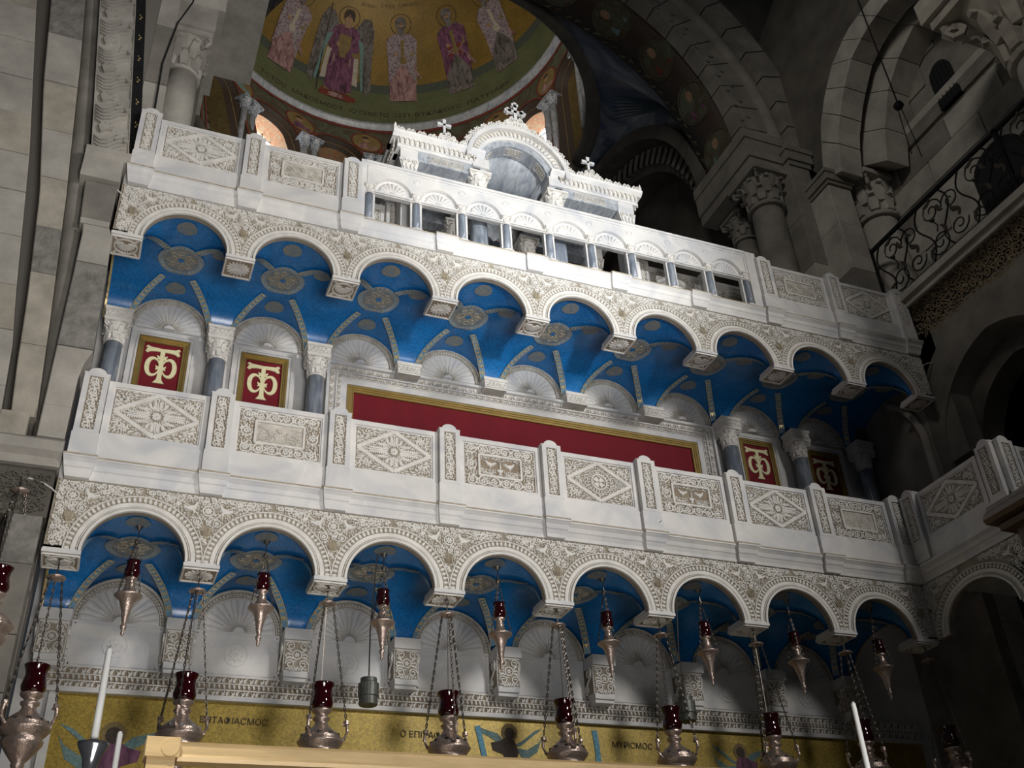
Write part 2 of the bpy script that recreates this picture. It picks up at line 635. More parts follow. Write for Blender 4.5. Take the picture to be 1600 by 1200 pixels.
def spandrel_mesh(side):
    """carving around one pier axis; side -1 / 0 / 1 = left end, middle, right end"""
    mb = MB()
    lo, hi = (-0.125 if side == -1 else -0.5), (0.125 if side == 1 else 0.5)

    def base_in(u, v):
        if not (lo + .012 < u < hi - .012 and 0.06 < v < FT - .012):
            return False
        for cx in ((-0.5, 0.5) if side == 0 else ((0.5,) if side == -1 else (-0.5,))):
            if math.hypot(u - cx, v - SPR) < AR + .137:
                return False
        return True
    elems = [((0, .475), .05), ((0, .30), .045)] + [((sx * .075, .375), .037) for sx in (-1, 1)] + [((sx * .135, .484), .070) for sx in (-1, 1) if lo < sx * .2 < hi]

    def free(u, v):
        return base_in(u, v) and all(math.hypot(u - c[0], v - c[1]) > r for c, r in elems)
    ring_ribbon(mb, (0, .475), .042, .014, .016, n=18)
    rosette(mb, (0, .475), .032, 7, .014)
    for sx in (-1, 1):
        if lo < sx * .2 < hi:
            bird(mb, (sx * .135, .484), .125, -sx, -sx * .55, .018)
    for sx in (-1, 1):
        if lo < sx * .1 < hi:
            ring_ribbon(mb, (sx * .075, .375), .030, .010, .015, n=14)
            rosette(mb, (sx * .075, .375), .022, 6, .013)
    mb.rec.append(np.array([[0, .30, .075]] * 2))
    scroll_fill(mb, free, (lo + .01, hi, .075, FT - .02), .0225, .013, 0, 5 + side, w=.0135)
    for sx in (-1, 1):
        if lo < sx * .1 < hi:
            ribbon(mb, comma((0, .20), (sx * .07, .36), sx * .3), .010, .012)
            ribbon(mb, comma((sx * .05, .40), (sx * .36, .575), sx * .25), .010, .012)
    fill_gaps(mb, base_in, (lo, hi, .06, FT), L=.020, w=.0095, step=.0085, clear=.004)
    return mb.mesh('spandrel_carving', CARVE)


def vase_mesh():
    mb = MB()
    mp = lambda u, v, h: (u, -h, v)
    poly_relief(mb, [(-.034, .345), (.034, .345), (.042, .33), (.036, .30), (.022, .262), (.012, .245), (.022, .232), (-.022, .232), (-.012, .245), (-.022, .262), (-.036, .30), (-.042, .33)], .018, mp=mp, inset=.9)
    for k in range(-2, 3):
        ribbon(mb, [(k * .013, .34), (k * .008, .26)], [.009, .004], .023, mp=mp)
    return mb.mesh('vase_relief', TAN)


def pendant_mesh(x0=-.135, x1=.135):
    mb = MB()
    mb.box(x0, x1, -.018, .285, 0.0, .028)
    mb.box(x0 + .006, x1 - .006, -.010, .28, .028, .040)
    mb.box(x0 + .005, x1 - .005, 0.0, .27, .040, .062)
    return mb.mesh('pendant', WHITE)


def pendant_ground():
    mb = MB()
    mb.box(-.125, .125, .01, .27, -.003, .001)
    return mb.mesh('carved_ground', GROUND)


def under_map(u, v, h):
    return (u, .135 + v, -.003 - h)


def pendant_carving(kind):
    mb = MB()
    W, D = .125, .13
    for p, q in (((-W, -D), (W, -D)), ((W, -D), (W, D)), ((W, D), (-W, D)), ((-W, D), (-W, -D))):
        bar(mb, p, q, .018, .012, mp=under_map)
    if kind == 0:
        ring_ribbon(mb, (0, 0), .098, .016, .012, n=22, mp=under_map)
        for i in range(11):
            a = PI * (i + .5) / 11
            leaf(mb, (.02 * math.cos(a), -.045 + .02 * math.sin(a)), (.085 * math.cos(a), -.045 + .115 * math.sin(a)), 0, .027, .014, mp=under_map)
        for sx in (-1, 1):
            for sy in (-1, 1):
                leaf(mb, (sx * .075, sy * .08), (sx * .108, sy * .112), 0, .02, mp=under_map)
    else:
        for i in range(17):
            a = PI * 2 * i / 17
            leaf(mb, (.025 * math.cos(a), .03 * math.sin(a)), (.105 * math.cos(a), .105 * math.sin(a)), 0, .024, .012, mp=under_map)
        rosette(mb, (0, 0), .026, 6, .02, mp=under_map)
    return mb.mesh('shell_relief', CARVE)


def cornice_prof(off=0.0):
    return [(0.06, FT), (-.018 - off, FT), (-.024 - off, FT + .03), (-.04 - off, FT + .065), (-.05 - off, FT + .075), (-.062 - off, FT + .11),
            (-.085 - off, FT + .135), (-.092 - off, FT + .14), (-.092 - off, FT + .16), (-.07 - off, FT + .166), (-.066 - off, CT), (.06, CT)]


def cornice_mesh(x0, x1, off):
    mb = MB()
    P = cornice_prof(off)
    if off:                                                # the blocks under the posts widen upwards
        hw = lambda z: .088 + .034 * min(1, max(0, (z - FT) / .14))
        V = [(-hw(z), y, z) for y, z in P] + [(hw(z), y, z) for y, z in P]
        n = len(P)
        mb.add(V, [tuple(range(n)), tuple(range(2 * n - 1, n - 1, -1))] + [(i, i + n, (i + 1) % n + n, (i + 1) % n) for i in range(n)])
    else:
        mb.prism(P, x0, x1)
    return mb.mesh('cornice_block', WHITE)


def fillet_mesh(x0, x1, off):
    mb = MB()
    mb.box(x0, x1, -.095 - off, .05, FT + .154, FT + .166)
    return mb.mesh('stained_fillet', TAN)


def vault_mesh():
    mb = MB()
    mb.smooth = True
    t = [0.5 - .4 * math.cos(PI * i / 22) for i in range(23)]
    xs = [0, .05] + t + [.95, 1]
    ys = [.05] + [0.73 - .6 * math.cos(PI * i / 26) for i in range(27)] + [YB]
    V = [(x, y, vz(x, y)) for x in xs for y in ys]
    m = len(ys)
    F = [(i * m + j, i * m + j + 1, (i + 1) * m + j + 1, (i + 1) * m + j) for i in range(len(xs) - 1) for j in range(m - 1)]
    mb.add(V, F)
    return mb.mesh('vault_bay', BLUE)


def disc_on_vault(cx, cy, r, off=.008, n=20, rings=3):
    mb = MB()
    V = [(cx, cy, vz(cx % 1 if cx != 1 else 0, cy) - off)]
    for k in range(1, rings + 1):
        for i in range(n):
            a = 2 * PI * i / n
            x, y = cx + r * k / rings * math.cos(a), cy + r * k / rings * math.sin(a)
            V.append((x, y, vz(x % 1.0, y) - off))
    F = [(0, 1 + i, 1 + (i + 1) % n) for i in range(n)]
    for k in range(rings - 1):
        for i in range(n):
            a, b = 1 + k * n + i, 1 + k * n + (i + 1) % n
            F.append((a, a + n, b + n, b))
    mb.add(V, F)
    return mb


def ring_on_vault(mb, cx, cy, r0, r1, off=.010, n=28, a0=0, a1=2 * PI):
    V = []
    for i in range(n + 1):
        a = a0 + (a1 - a0) * i / n
        for r in (r0, r1):
            x, y = cx + r * math.cos(a), cy + r * math.sin(a)
            V.append((x, y, vz(x % 1.0, y) - off))
    mb.add(V, [(2 * i, 2 * i + 1, 2 * i + 3, 2 * i + 2) for i in range(n)])


def groin(sx, sy, s):
    return 0.5 + sx * .40 * s, 0.73 + sy * .60 * s


def rib_meshes():
    """for each of the four diagonal ribs: band, gold triangles, edging"""
    out = []
    for sx in (-1, 1):
        for sy in (-1, 1):
            base, tri, edge = MB(), MB(), MB()
            n = 20
            S = [0.36 + .63 * i / n for i in range(n + 1)]
            L = []
            for s_ in S:
                x, y = groin(sx, sy, s_)
                d = Vector((sx * .40, sy * .60)).normalized()
                nx, ny = -d.y * .031, d.x * .031
                za, zb = vz(x + nx, y + ny), vz(x - nx, y - ny)
                zc = vz(x, y)
                L.append((Vector((x + nx, y + ny, min(za, zc) - .010)), Vector((x - nx, y - ny, min(zb, zc) - .010))))
            base.add([p for ab in L for p in ab], [(2 * i, 2 * i + 1, 2 * i + 3, 2 * i + 2) for i in range(n)])
            dz = Vector((0, 0, -.004))
            for i in range(0, n, 2):
                a, b, c, d2 = L[i][0], L[i][1], L[i + 2][0], L[i + 2][1]
                m = L[i + 1]
                tri.add([a + (b - a) * .12 + dz, b + (a - b) * .12 + dz, (m[0] + m[1]) / 2 + dz * 1.5], [(0, 1, 2)])
            for k in (0, 1):
                V = []
                for i in range(n + 1):
                    a, b = L[i][k], L[i][1 - k]
                    V += [a + dz * 2, a + (b - a) * .10 + dz * 2]
                edge.add(V, [(2 * i, 2 * i + 1, 2 * i + 3, 2 * i + 2) for i in range(n)])
            out.append((base.mesh('rib_band', PALEBLUE), tri.mesh('gold_triangles', GOLDM), edge.mesh('rib_edging', GOLDM)))
    return out


def medallion_meshes():
    out = []
    big = disc_on_vault(.5, .69, .165, .014, 24, 4)
    out.append(('centre_medallion', big.mesh('centre_medallion', FILI)))
    rg = MB()
    ring_on_vault(rg, .5, .69, .17, .215, .013)
    out.append(('medallion_border', rg.mesh('medallion_border', PALEBLUE)))
    gg = MB()
    for k in range(26):
        ring_on_vault(gg, .5, .69, .178, .206, .017, 2, 2 * PI * k / 26, 2 * PI * (k + .5) / 26)
    ring_on_vault(gg, .5, .69, .166, .172, .017)
    ring_on_vault(gg, .5, .69, .212, .218, .017)
    # filigree: ring of small scrolls
    hub = MB()
    ring_on_vault(hub, .5, .69, .0, .028, .020, 10)
    out.append(('medallion_gilding', gg.mesh('medallion_gilding', TAN)))
    out.append(('medallion_hub', hub.mesh('medallion_hub', BLUE)))
    for cx, cy, r in ((.5, .21, .095), (.5, 1.16, .10), (.86, .47, .095)):
        out.append(('small_medallion', disc_on_vault(cx, cy, r, .008).mesh('small_medallion', FILI)))
    return out


def fili_scrolls():
    mb = MB()

    def mp(u, v, h):
        x, y = .5 + u, .69 + v
        return (x, y, vz(x, y) - .014 - h)
    for i in range(8):
        a = 2 * PI * i / 8
        ribbon(mb, spiral((.105 * math.cos(a), .105 * math.sin(a)), .042, 1.3, a, 1 if i % 2 else -1, 11), .007, .004, mp=mp)
        a += PI / 8
        ribbon(mb, spiral((.055 * math.cos(a), .055 * math.sin(a)), .02, 1.0, a, 1, 8), .006, .004, mp=mp)
    return mb.mesh('filigree_scrolls', TAN)


# ---- parapet pieces
def post_mesh():
    mb = MB()
    mb.box(-.102, .102, -.082, .10, CT, BT)
    mb.box(-.095, .095, -.070, .10, BT, TOPZ)
    mb.box(-.100, .100, -.074, .10, TOPZ - .012, TOPZ + .006)
    n = 10
    prof = [(-.07, TOPZ)] + [(-.02 + .05 * math.cos(PI - PI * i / n), TOPZ + .045 * math.sin(PI * i / n)) for i in range(n + 1)]
    mb.prism([(.07 * math.cos(PI * i / n), TOPZ + .055 * math.sin(PI * i / n)) for i in range(n + 1)], -.068, .10, axis='y')
    # raised border of the face
    for x0, x1, z0, z1 in ((-.095, -.052, BT, TOPZ), (.052, .095, BT, TOPZ), (-.052, .052, BT, BT + .03), (-.052, .052, TOPZ - .035, TOPZ)):
        mb.box(x0, x1, -.084, -.069, z0, z1)
    return mb.mesh('parapet_post', WHITE)


def post_ground_mesh():
    mb = MB()
    mb.box(-.053, .053, -.0715, -.066, BT + .03, TOPZ - .035)
    return mb.mesh('carved_ground', GROUND)


def post_vine_mesh(seed=1):
    mb = MB()
    z0, z1 = BT + .045, TOPZ - .05

    def mp(u, v, h):
        return (u, -.0715 - h, v)
    nseg = 40
    zz = np.linspace(z0, z1, nseg)
    ribbon(mb, np.c_[.018 * np.sin((zz - z0) / (z1 - z0) * 2 * PI * 4.5), zz], .012, .011, mp=mp)
    k = 9
    for i in range(k):
        zc = z0 + (z1 - z0) * (i + .5) / k
        sx = 1 if i % 2 else -1
        ribbon(mb, spiral((sx * .014, zc), .030, 1.2, PI / 2 * sx, sx, 11), .0135, .012, mp=mp)
        for q in range(5):
            a = .6 + q * 1.2 + (i % 2) * PI
            leaf(mb, (sx * .016 + .014 * math.cos(a), zc + .014 * math.sin(a)), (sx * .016 + .038 * math.cos(a + .3), zc + .040 * math.sin(a + .3)), .2, .0165, .011, mp=mp,
                 inside=lambda u, v: abs(u) < .05 and z0 - .012 < v < z1 + .012)
    fill_gaps(mb, lambda u, v: abs(u) < .049 and z0 - .01 < v < z1 + .01, (-.05, .05, z0, z1), mp=mp, L=.02, w=.010, step=.007)
    return mb.mesh('vine_carving', CARVE)


PW, PZ0, PZ1 = .80, BT, PT                       # panel width and height
PH = PZ1 - PZ0


def panel_frame_mesh(back=True):
    mb = MB()
    w = PW / 2
    mb.box(-w, w, -.004, .10, PZ0, PZ1)
    b = .045
    for x0, x1, z0, z1 in ((-w, -w + b, PZ0, PZ1), (w - b, w, PZ0, PZ1), (-w + b, w - b, PZ0, PZ0 + b), (-w + b, w - b, PZ1 - b, PZ1)):
        mb.box(x0, x1, -.030, -.002, z0, z1)
    b2 = .058
    for x0, x1, z0, z1 in ((-w + b, -w + b2, PZ0 + b, PZ1 - b), (w - b2, w - b, PZ0 + b, PZ1 - b), (-w + b2, w - b2, PZ0 + b, PZ0 + b2), (-w + b2, w - b2, PZ1 - b2, PZ1 - b)):
        mb.box(x0, x1, -.018, -.002, z0, z1)
    return mb.mesh('parapet_panel', WHITE)


def panel_ground_mesh(m):
    mb = MB()
    w = PW / 2 - .058
    mb.box(-w, w, -.008, -.003, PZ0 + .058, PZ1 - .058)
    return mb.mesh('carved_ground', m)


HW, HH = PW / 2 - .058, PH / 2 - .058
ZC = (PZ0 + PZ1) / 2


def pmap(u, v, h):
    return (u, -.008 - h, ZC + v)


def diamond_mesh(wheel=False):
    mb = MB()
    inrect = lambda u, v: abs(u) < HW - .004 and abs(v) < HH - .004
    dd = lambda u, v: abs(u) / HW + abs(v) / HH
    pts = [(-HW + .012, 0), (0, HH - .008), (HW - .012, 0), (0, -HH + .008)]
    for i in range(4):
        bar(mb, pts[i], pts[(i + 1) % 4], .042, .020, mp=pmap, top=.8)
    inner = lambda u, v: dd(u, v) < .87
    outer = lambda u, v: inrect(u, v) and dd(u, v) > 1.09
    for sx in (-1, 1):
        for sy in (-1, 1):
            c = (sx * HW * .70, sy * HH * .66)
            rosette(mb, c, .020, 6, .014, mp=pmap)
            whirl(mb, c, 6, outer, .0185, .013, 0, .75 * sx * sy, .022, mp=pmap)
    if not wheel:
        rosette(mb, (0, 0), .040, 10, .016, mp=pmap)
        for sx, sy, Lm in ((1, 0, HW * .76), (-1, 0, HW * .76), (0, 1, HH * .74), (0, -1, HH * .74)):
            ax = np.array((sx, sy), float)
            pr_ = np.array((-sy, sx), float)
            ribbon(mb, [ax * .05, ax * Lm * .6, ax * Lm], [.022, .018, .008], .012, mp=pmap)
            n = 11 if sx else 7
            for i in range(n):
                t = .055 + (Lm - .06) * i / n
                for k in (-1, 1):
                    for ln, off in ((.046, 0), (.088, .010), (.128, .022)):
                        p = ax * (t + off) + pr_ * k * (.012 if off == 0 else ln - .036)
                        q = ax * (t + .025 + off * 2) + pr_ * k * (ln - .004)
                        leaf(mb, p, q, -.35 * k, .0185, .013, 0, inner, pmap)
        for sx in (-1, 1):
            for sy in (-1, 1):
                for i in range(4):
                    a = math.atan2(sy * .6, sx) + (i - 1.5) * .3
                    leaf(mb, (.05 * math.cos(a), .05 * math.sin(a)), (.12 * math.cos(a), .12 * math.sin(a)), .2 * sx * sy, .016, .012, 0, inner, pmap)
    else:
        ring_ribbon(mb, (0, 0), .078, .018, .018, n=26, mp=pmap)
        ring_ribbon(mb, (0, 0), .122, .010, .014, n=30, mp=pmap)
        for i in range(4):
            a = PI / 4 + i * PI / 2
            poly_relief(mb, [(.012 * math.cos(a + 1.57) , .012 * math.sin(a + 1.57)), (.012 * math.cos(a - 1.57), .012 * math.sin(a - 1.57)),
                             (.064 * math.cos(a - .45), .064 * math.sin(a - .45)), (.064 * math.cos(a + .45), .064 * math.sin(a + .45))], .014, mp=pmap, inset=.9)
        for i in range(22):
            a = 2 * PI * i / 22
            leaf(mb, (.088 * math.cos(a), .088 * math.sin(a)), (.118 * math.cos(a + .1), .118 * math.sin(a + .1)), .2, .014, .012, mp=pmap)
            leaf(mb, (.13 * math.cos(a), .13 * math.sin(a)), (.165 * math.cos(a + .16), .165 * math.sin(a + .16)), .3, .016, .012, 0, inner, mp=pmap)
        for sx in (-1, 1):
            scroll_fill(mb, lambda u, v: inner(u, v) and math.hypot(u, v) > .165, (-HW, HW, -HH, HH), .020, .012, 0, 3, mp=pmap, w=.009)
            break
    for f_ in (inner, outer):
        fill_gaps(mb, f_, (-HW, HW, -HH, HH), mp=pmap)
    return mb.mesh('carved_tracery', CARVE)


IW, IH = .205, .105                                # half size of the inner plaque


def rect_mesh(kind):
    mb = MB()
    inrect = lambda u, v: abs(u) < HW - .006 and abs(v) < HH - .006
    band = lambda u, v: inrect(u, v) and (abs(u) > IW + .018 or abs(v) > IH + .018)
    bu, bv = (HW + IW + .012) / 2, (HH + IH + .012) / 2
    cs_ = [(x, sy * bv) for sy in (-1, 1) for x in np.linspace(-bu + .002, bu - .002, 6)] + [(sx * bu, 0.0) for sx in (-1, 1)]
    for k, (cx, cy) in enumerate(cs_):
        r = .050
        d = 1 if (k % 2) else -1
        a0 = math.atan2(-cy, -cx) + (0.6 if kind == 'birds' else 0)
        clampf = lambda P: np.c_[np.clip(P[:, 0], -HW + .008, HW - .008), np.clip(P[:, 1], -HH + .008, HH - .008)]
        ribbon(mb, clampf(spiral((cx, cy), r, 1.05, a0, d, 16, .62)), .0155, .015, 0, pmap)
        for q in range(6):                                # leaf in the heart of the scroll
            a = a0 + 2 * PI * q / 6
            leaf(mb, (cx + .008 * math.cos(a), cy + .008 * math.sin(a)), (cx + .030 * math.cos(a + .5 * d), cy + .030 * math.sin(a + .5 * d)), .35 * d, .019, .014, 0, None, pmap)
        for q in range(8):                                # leaves thrown off outside it
            a = a0 + .4 + 2 * PI * q / 8
            leaf(mb, (cx + .046 * math.cos(a), cy + .046 * math.sin(a)), (cx + .078 * math.cos(a + .45 * d), cy + .078 * math.sin(a + .45 * d)), .35 * d, .0185, .013, 0, band, pmap)
    fill_gaps(mb, band, (-HW, HW, -HH, HH), mp=pmap, L=.024, w=.012)
    for x in []:
        for sy in (-1, 1):
            for e, sg in ((HH - .014, -1), (IH + .020, 1)):
                leaf(mb, (x, sy * e), (x + .016, sy * (e + sg * .026)), .4, .016, .012, 0, band, pmap)
    for y in []:
        for sx in (-1, 1):
            for e, sg in ((HW - .014, -1), (IW + .020, 1)):
                leaf(mb, (sx * e, y), (sx * (e + sg * .026), y + .016), .4, .016, .012, 0, band, pmap)
    for i in range(4):
        p = [(-IW, -IH), (IW, -IH), (IW, IH), (-IW, IH)]
        bar(mb, p[i], p[(i + 1) % 4], .024, .020, mp=pmap, top=.8)
    ins = lambda u, v: abs(u) < IW - .016 and abs(v) < IH - .016
    if kind == 'birds':
        for sx in (-1, 1):
            bird(mb, (sx * .105, .02), .105, -sx * -1 if False else -sx, 0, .016, mp=pmap)
        poly_relief(mb, [(-.035, -.02), (.035, -.02), (.028, -.045), (.008, -.055), (.008, -.07), (.026, -.082), (-.026, -.082), (-.008, -.07), (-.008, -.055), (-.028, -.045)], .016, mp=pmap)
        ribbon(mb, [(0, -.02), (0, .06)], [.018, .006], .014, mp=pmap)
        free = lambda u, v: ins(u, v) and math.hypot((abs(u) - .105) / .1, (v - .02) / .055) > 1 and not (abs(u) < .04 and v < .06)
        scroll_fill(mb, free, (-IW, IW, -IH, IH), .017, .010, 0, 8, mp=pmap, w=.009)
        fill_gaps(mb, free, (-IW, IW, -IH, IH), mp=pmap, L=.02, w=.009)
    return mb.mesh('carved_tracery', CARVE)


def plaque_mesh(kind):
    """low relief filling of the plaque: an urn between wings, or a nearly plain worn field"""
    mb = MB()
    mb.box(-IW + .01, IW - .01, -.016, -.004, ZC - IH + .01, ZC + IH - .01)

    def mp(u, v, h):
        return (u, -.016 - h, ZC + v)
    if kind == 'urn':
        poly_relief(mb, [(-.05, .01), (.05, .01), (.06, -.02), (.035, -.055), (.05, -.085), (-.05, -.085), (-.035, -.055), (-.06, -.02)], .010, mp=mp)
        rosette(mb, (0, .04), .03, 8, .010, mp=mp)
        for sx in (-1, 1):
            poly_relief(mb, [(sx * .045, -.02), (sx * .06, .03), (sx * .10, .068), (sx * .15, .076), (sx * .185, .055), (sx * .15, .045), (sx * .11, .02), (sx * .08, -.03)], .008, mp=mp, inset=.9)
            for k in range(3):
                leaf(mb, (sx * (.10 + .025 * k), .0 - .012 * k), (sx * (.165 + .008 * k), .03 - .02 * k), -.3 * sx, .014, .007, mp=mp)
    else:
        R = random.Random(4)
        for k in range(26):
            u, v = R.uniform(-IW + .03, IW - .03), R.uniform(-IH + .03, IH - .03)
            leaf(mb, (u, v), (u + R.uniform(-.03, .03), v + R.uniform(-.02, .02)), .3, .012, .004, mp=mp, inside=lambda a, b: abs(a) < IW - .015 and abs(b) < IH - .015)
    if kind == 'urn':
        fill_gaps(mb, lambda u, v: abs(u) < IW - .02 and -IH + .02 < v < -.01, (-IW, IW, -IH, 0), mp=mp, h=.006)
    return mb.mesh('relief_plaque', RELIEF)


def add_post(par, x, y=0.0, rz=0.0, z=0.0, lab=None):
    p = put(cached('post', post_mesh), 'parapet_post', par, (x, y, z), rz)
    if lab:
        p['label'] = lab
    put(cached('postg', post_ground_mesh), 'carved_ground', p)
    stuff(put(cached('vine', post_vine_mesh), 'vine_carving', p))
    return p


def add_panel(par, x, kind, y=0.0, rz=0.0, z=0.0, lab=None, sx=1.0):
    p = put(cached('panel', panel_frame_mesh), 'parapet_panel', par, (x, y, z), rz)
    p.scale.x = sx
    if lab:
        p['label'] = lab
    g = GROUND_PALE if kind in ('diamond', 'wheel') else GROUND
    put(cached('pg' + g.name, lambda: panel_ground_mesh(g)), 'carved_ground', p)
    if kind == 'diamond':
        me = cached('diamond', diamond_mesh)
    elif kind == 'wheel':
        me = cached('wheel', lambda: diamond_mesh(True))
    else:
        me = cached('rect' + kind, lambda: rect_mesh(kind))
    stuff(put(me, 'carved_tracery', p))
    if kind in ('urn', 'worn'):
        put(cached('plaque' + kind, lambda: plaque_mesh(kind)), 'relief_plaque', p)
    return p


def base_course(par, x0, x1, y=0.0):
    mb = MB()
    mb.box(x0, x1, -.045, .10, CT, BT)
    return mb.obj('base_course', WHITE, par)


def build_balcony(z0, nb, label):
    root = thing('balcony', label, 'balcony', (0, 0, z0))
    ab, av = cached('ab', arch_bay_mesh), cached('av', archivolt_mesh)
    vm = cached('vm', vault_mesh)
    rb = cached('rb', rib_meshes)
    md = cached('md', medallion_meshes)
    fs = cached('fs', fili_scrolls)
    for i in range(nb):
        o = put(ab, 'arch_bay', root, (i, 0, 0))
        put(av, 'archivolt', o)
        v = put(vm, 'vault_bay', root, (i, 0, 0))
        for r3 in rb:
            put(r3[0], 'rib_band', v)
            stuff(put(r3[1], 'gold_triangles', v))
            stuff(put(r3[2], 'rib_edging', v))
        for nm, me in md:
            if nm == 'medallion_gilding':
                stuff(put(me, nm, v))
            else:
                put(me, nm, v)
        stuff(put(fs, 'filigree_scrolls', v))
        o = put(cached('cb', lambda: cornice_mesh(.09, .91, 0)), 'cornice_block', root, (i, 0, 0))
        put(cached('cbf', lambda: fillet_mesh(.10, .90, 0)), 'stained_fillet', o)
    # the end of the facade to the left of the first pier axis, and its side
    for i in range(nb + 1):
        side = -1 if i == 0 else (1 if i == nb else 0)
        o = put(cached('pend', pendant_mesh), 'pendant', root, (i, 0, 0))
        put(cached('pc%d' % (i % 2), lambda: pendant_carving(i % 2)), 'shell_relief', o)
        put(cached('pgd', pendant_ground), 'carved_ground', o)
        stuff(put(cached('sp%d' % side, lambda: spandrel_mesh(side)), 'spandrel_carving', o))
        put(cached('vase', vase_mesh), 'vase_relief', o)
        o = put(cached('cp', lambda: cornice_mesh(-.11, .11, .035)), 'cornice_block', root, (i, 0, 0))
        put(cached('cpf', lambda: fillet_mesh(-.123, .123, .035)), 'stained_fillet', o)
    mb = MB()
    mb.box(-.13, 0, .0, .27, .03, FT)
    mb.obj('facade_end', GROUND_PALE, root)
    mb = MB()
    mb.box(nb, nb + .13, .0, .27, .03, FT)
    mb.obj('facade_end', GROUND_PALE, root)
    mb = MB()
    mb.box(-.13, nb + .13, .02, YB, .56, CT - .02)
    mb.obj('floor_slab', WHITE, root)
    for x0, x1 in ((-.14, 0), (nb, nb + .16)):           # the barrel runs on a little past both end piers
        mb = MB()
        mb.smooth = True
        ys = [0.73 - .6 * math.cos(PI * i / 26) for i in range(27)]
        mb.add([(x, y, vz(0, y)) for x in (x0, x1) for y in ys], [(j, j + 1, 28 + j, 27 + j) for j in range(26)])
        v = mb.obj('vault_end', BLUE, root)
        mb = MB()
        xe = x0 + .012 if x0 < 0 else x1 - .012
        mb.add([(x, y, vz(0, y) - .008) for x in (xe - .010, xe + .010) for y in ys], [(j, j + 1, 28 + j, 27 + j) for j in range(26)])
        mb.obj('gold_edging', GOLDM, v)
    return root


low = build_balcony(Z_LOW, 8, 'lower white marble balcony on eight scalloped arches with blue starless vaults')
low['label'] = 'lower white marble balcony carried on eight round arches with blue mosaic vaults'
up = build_balcony(Z_UP, 9, 'upper white marble balcony carried on nine round arches with blue mosaic vaults')

KL = ['diamond', 'urn', 'diamond', 'birds', 'wheel', 'birds', 'diamond', 'worn']
LAB = {'diamond': 'openwork panel with diamond frame and palm leaves', 'urn': 'panel with winged urn plaque in scrollwork', 'birds': 'panel with two birds and a chalice',
       'wheel': 'panel with a cross wheel inside the diamond', 'worn': 'panel with a plain worn plaque in scrollwork'}
par = thing('parapet', 'carved white marble parapet of eight panels along the lower balcony', 'parapet', (0, 0, Z_LOW))
for i in range(9):
    add_post(par, i)
for i, k in enumerate(KL):
    add_panel(par, i + .5, k, lab=LAB[k])
    base_course(par, i + .102, i + .898)
# small black and white survey target stuck on the base course
mb = MB()
for sx, sz in ((0, 0), (1, 1)):
    mb.box(.013 * sx, .013 * sx + .013, -.003, 0, .013 * sz, .013 * sz + .013)
tg = thing('survey_target', 'tiny black and white checkered target stuck on lower parapet base', 'target', (5.06, -.083, Z_LOW + .88))
mb.obj('black_squares', INLAY, tg)
mb = MB()
mb.box(-.004, .03, 0, .001, -.004, .03)
mb.obj('white_card', WAX, tg)

par2 = thing('parapet', 'left stretch of upper balcony parapet with diamond panel and urn panel', 'parapet', (0, 0, Z_UP))
for i in (0, 1, 2):
    add_post(par2, i)
for i, k in enumerate(('diamond', 'urn')):
    add_panel(par2, i + .5, k, lab=LAB[k])
    base_course(par2, i + .102, i + .898)
par3 = thing('parapet', 'right stretch of upper balcony parapet beside the iron railing', 'parapet', (0, 0, Z_UP))
for i in (7, 8, 9):
    add_post(par3, i)
for i, k in ((7, 'urn'), (8, 'diamond')):
    add_panel(par3, i + .5, k, lab=LAB[k])
    base_course(par3, i + .102, i + .898)
# rear parapet of the upper balcony, seen through the arcade
par4 = thing('parapet', 'inner parapet of upper balcony seen through the arcade openings', 'parapet', (0, .48, Z_UP))
for x in (2.58, 5.60, 6.52):
    add_post(par4, x)
for x, k in ((2.08, 'diamond'), (6.06, 'diamond'), (6.98, 'worn')):
    add_panel(par4, x, k)
    base_course(par4, x - .40, x + .40)

# ---- side balcony at the right end of the lower one, coming towards the viewer
rt = thing('side_balcony', 'short shadowed marble balcony returning forward at right end of the lower one', 'balcony', (8.13, -.03, Z_LOW))
RS = 1.25
for nm, me in (('arch_bay', ab_) for ab_ in (cached('ab', arch_bay_mesh),)):
    o = put(me, 'arch_bay', rt, (0, 0, 0), -PI / 2)
    o.scale.x = RS
    put(cached('av', archivolt_mesh), 'archivolt', o)
sp = cached('sp0', lambda: spandrel_mesh(0))
for k, sd in ((0, 'spR'), (1, 'spL')):
    m_ = cached('sp%d' % (1 if k else -1), lambda: None)
    stuff(put(m_, 'spandrel_carving', rt, (0, -k * RS, 0), -PI / 2))
o = put(cached('cb', lambda: None), 'cornice_block', rt, (0, 0, 0), -PI / 2)
o.scale.x = RS * 1.25
o.location.y = .14
o = put(cached('pend', pendant_mesh), 'pendant', rt, (0, -RS, 0), -PI / 2)
put(cached('pc1', lambda: None), 'shell_relief', o)
mb = MB()
mb.box(.05, 1.3, -RS - .10, -.0, FT, CT - .02)
mb.obj('floor_slab', WHITE, rt)
mb = MB()
mb.box(0.0, 1.4, -RS - .10, -RS + .12, .03, FT)
mb.obj('front_face', GROUND_PALE, rt)
mb = MB()
mb.prism([(y - RS - .10, z) for y, z in cornice_prof(0)], -.09, 1.4)
mb.obj('cornice_block', WHITE, rt)
mb = MB()
mb.box(-.045, .1, -RS - .14, 0, CT, BT)
mb.box(-.045, 1.4, -RS - .14, -RS, CT, BT)
mb.obj('base_course', WHITE, rt)
rp = thing('parapet', 'shadowed parapet of the side balcony with tilted looking diamond panel', 'parapet', (8.13, -.03, Z_LOW))
add_post(rp, 0, -.16, -PI / 2)
add_post(rp, 0, -RS - .03, -PI / 2)
add_post(rp, .07, -RS - .10, 0)
add_panel(rp, 0, 'diamond', -.69, -PI / 2, sx=1.08)
add_panel(rp, .62, 'wheel', -RS - .12, 0)

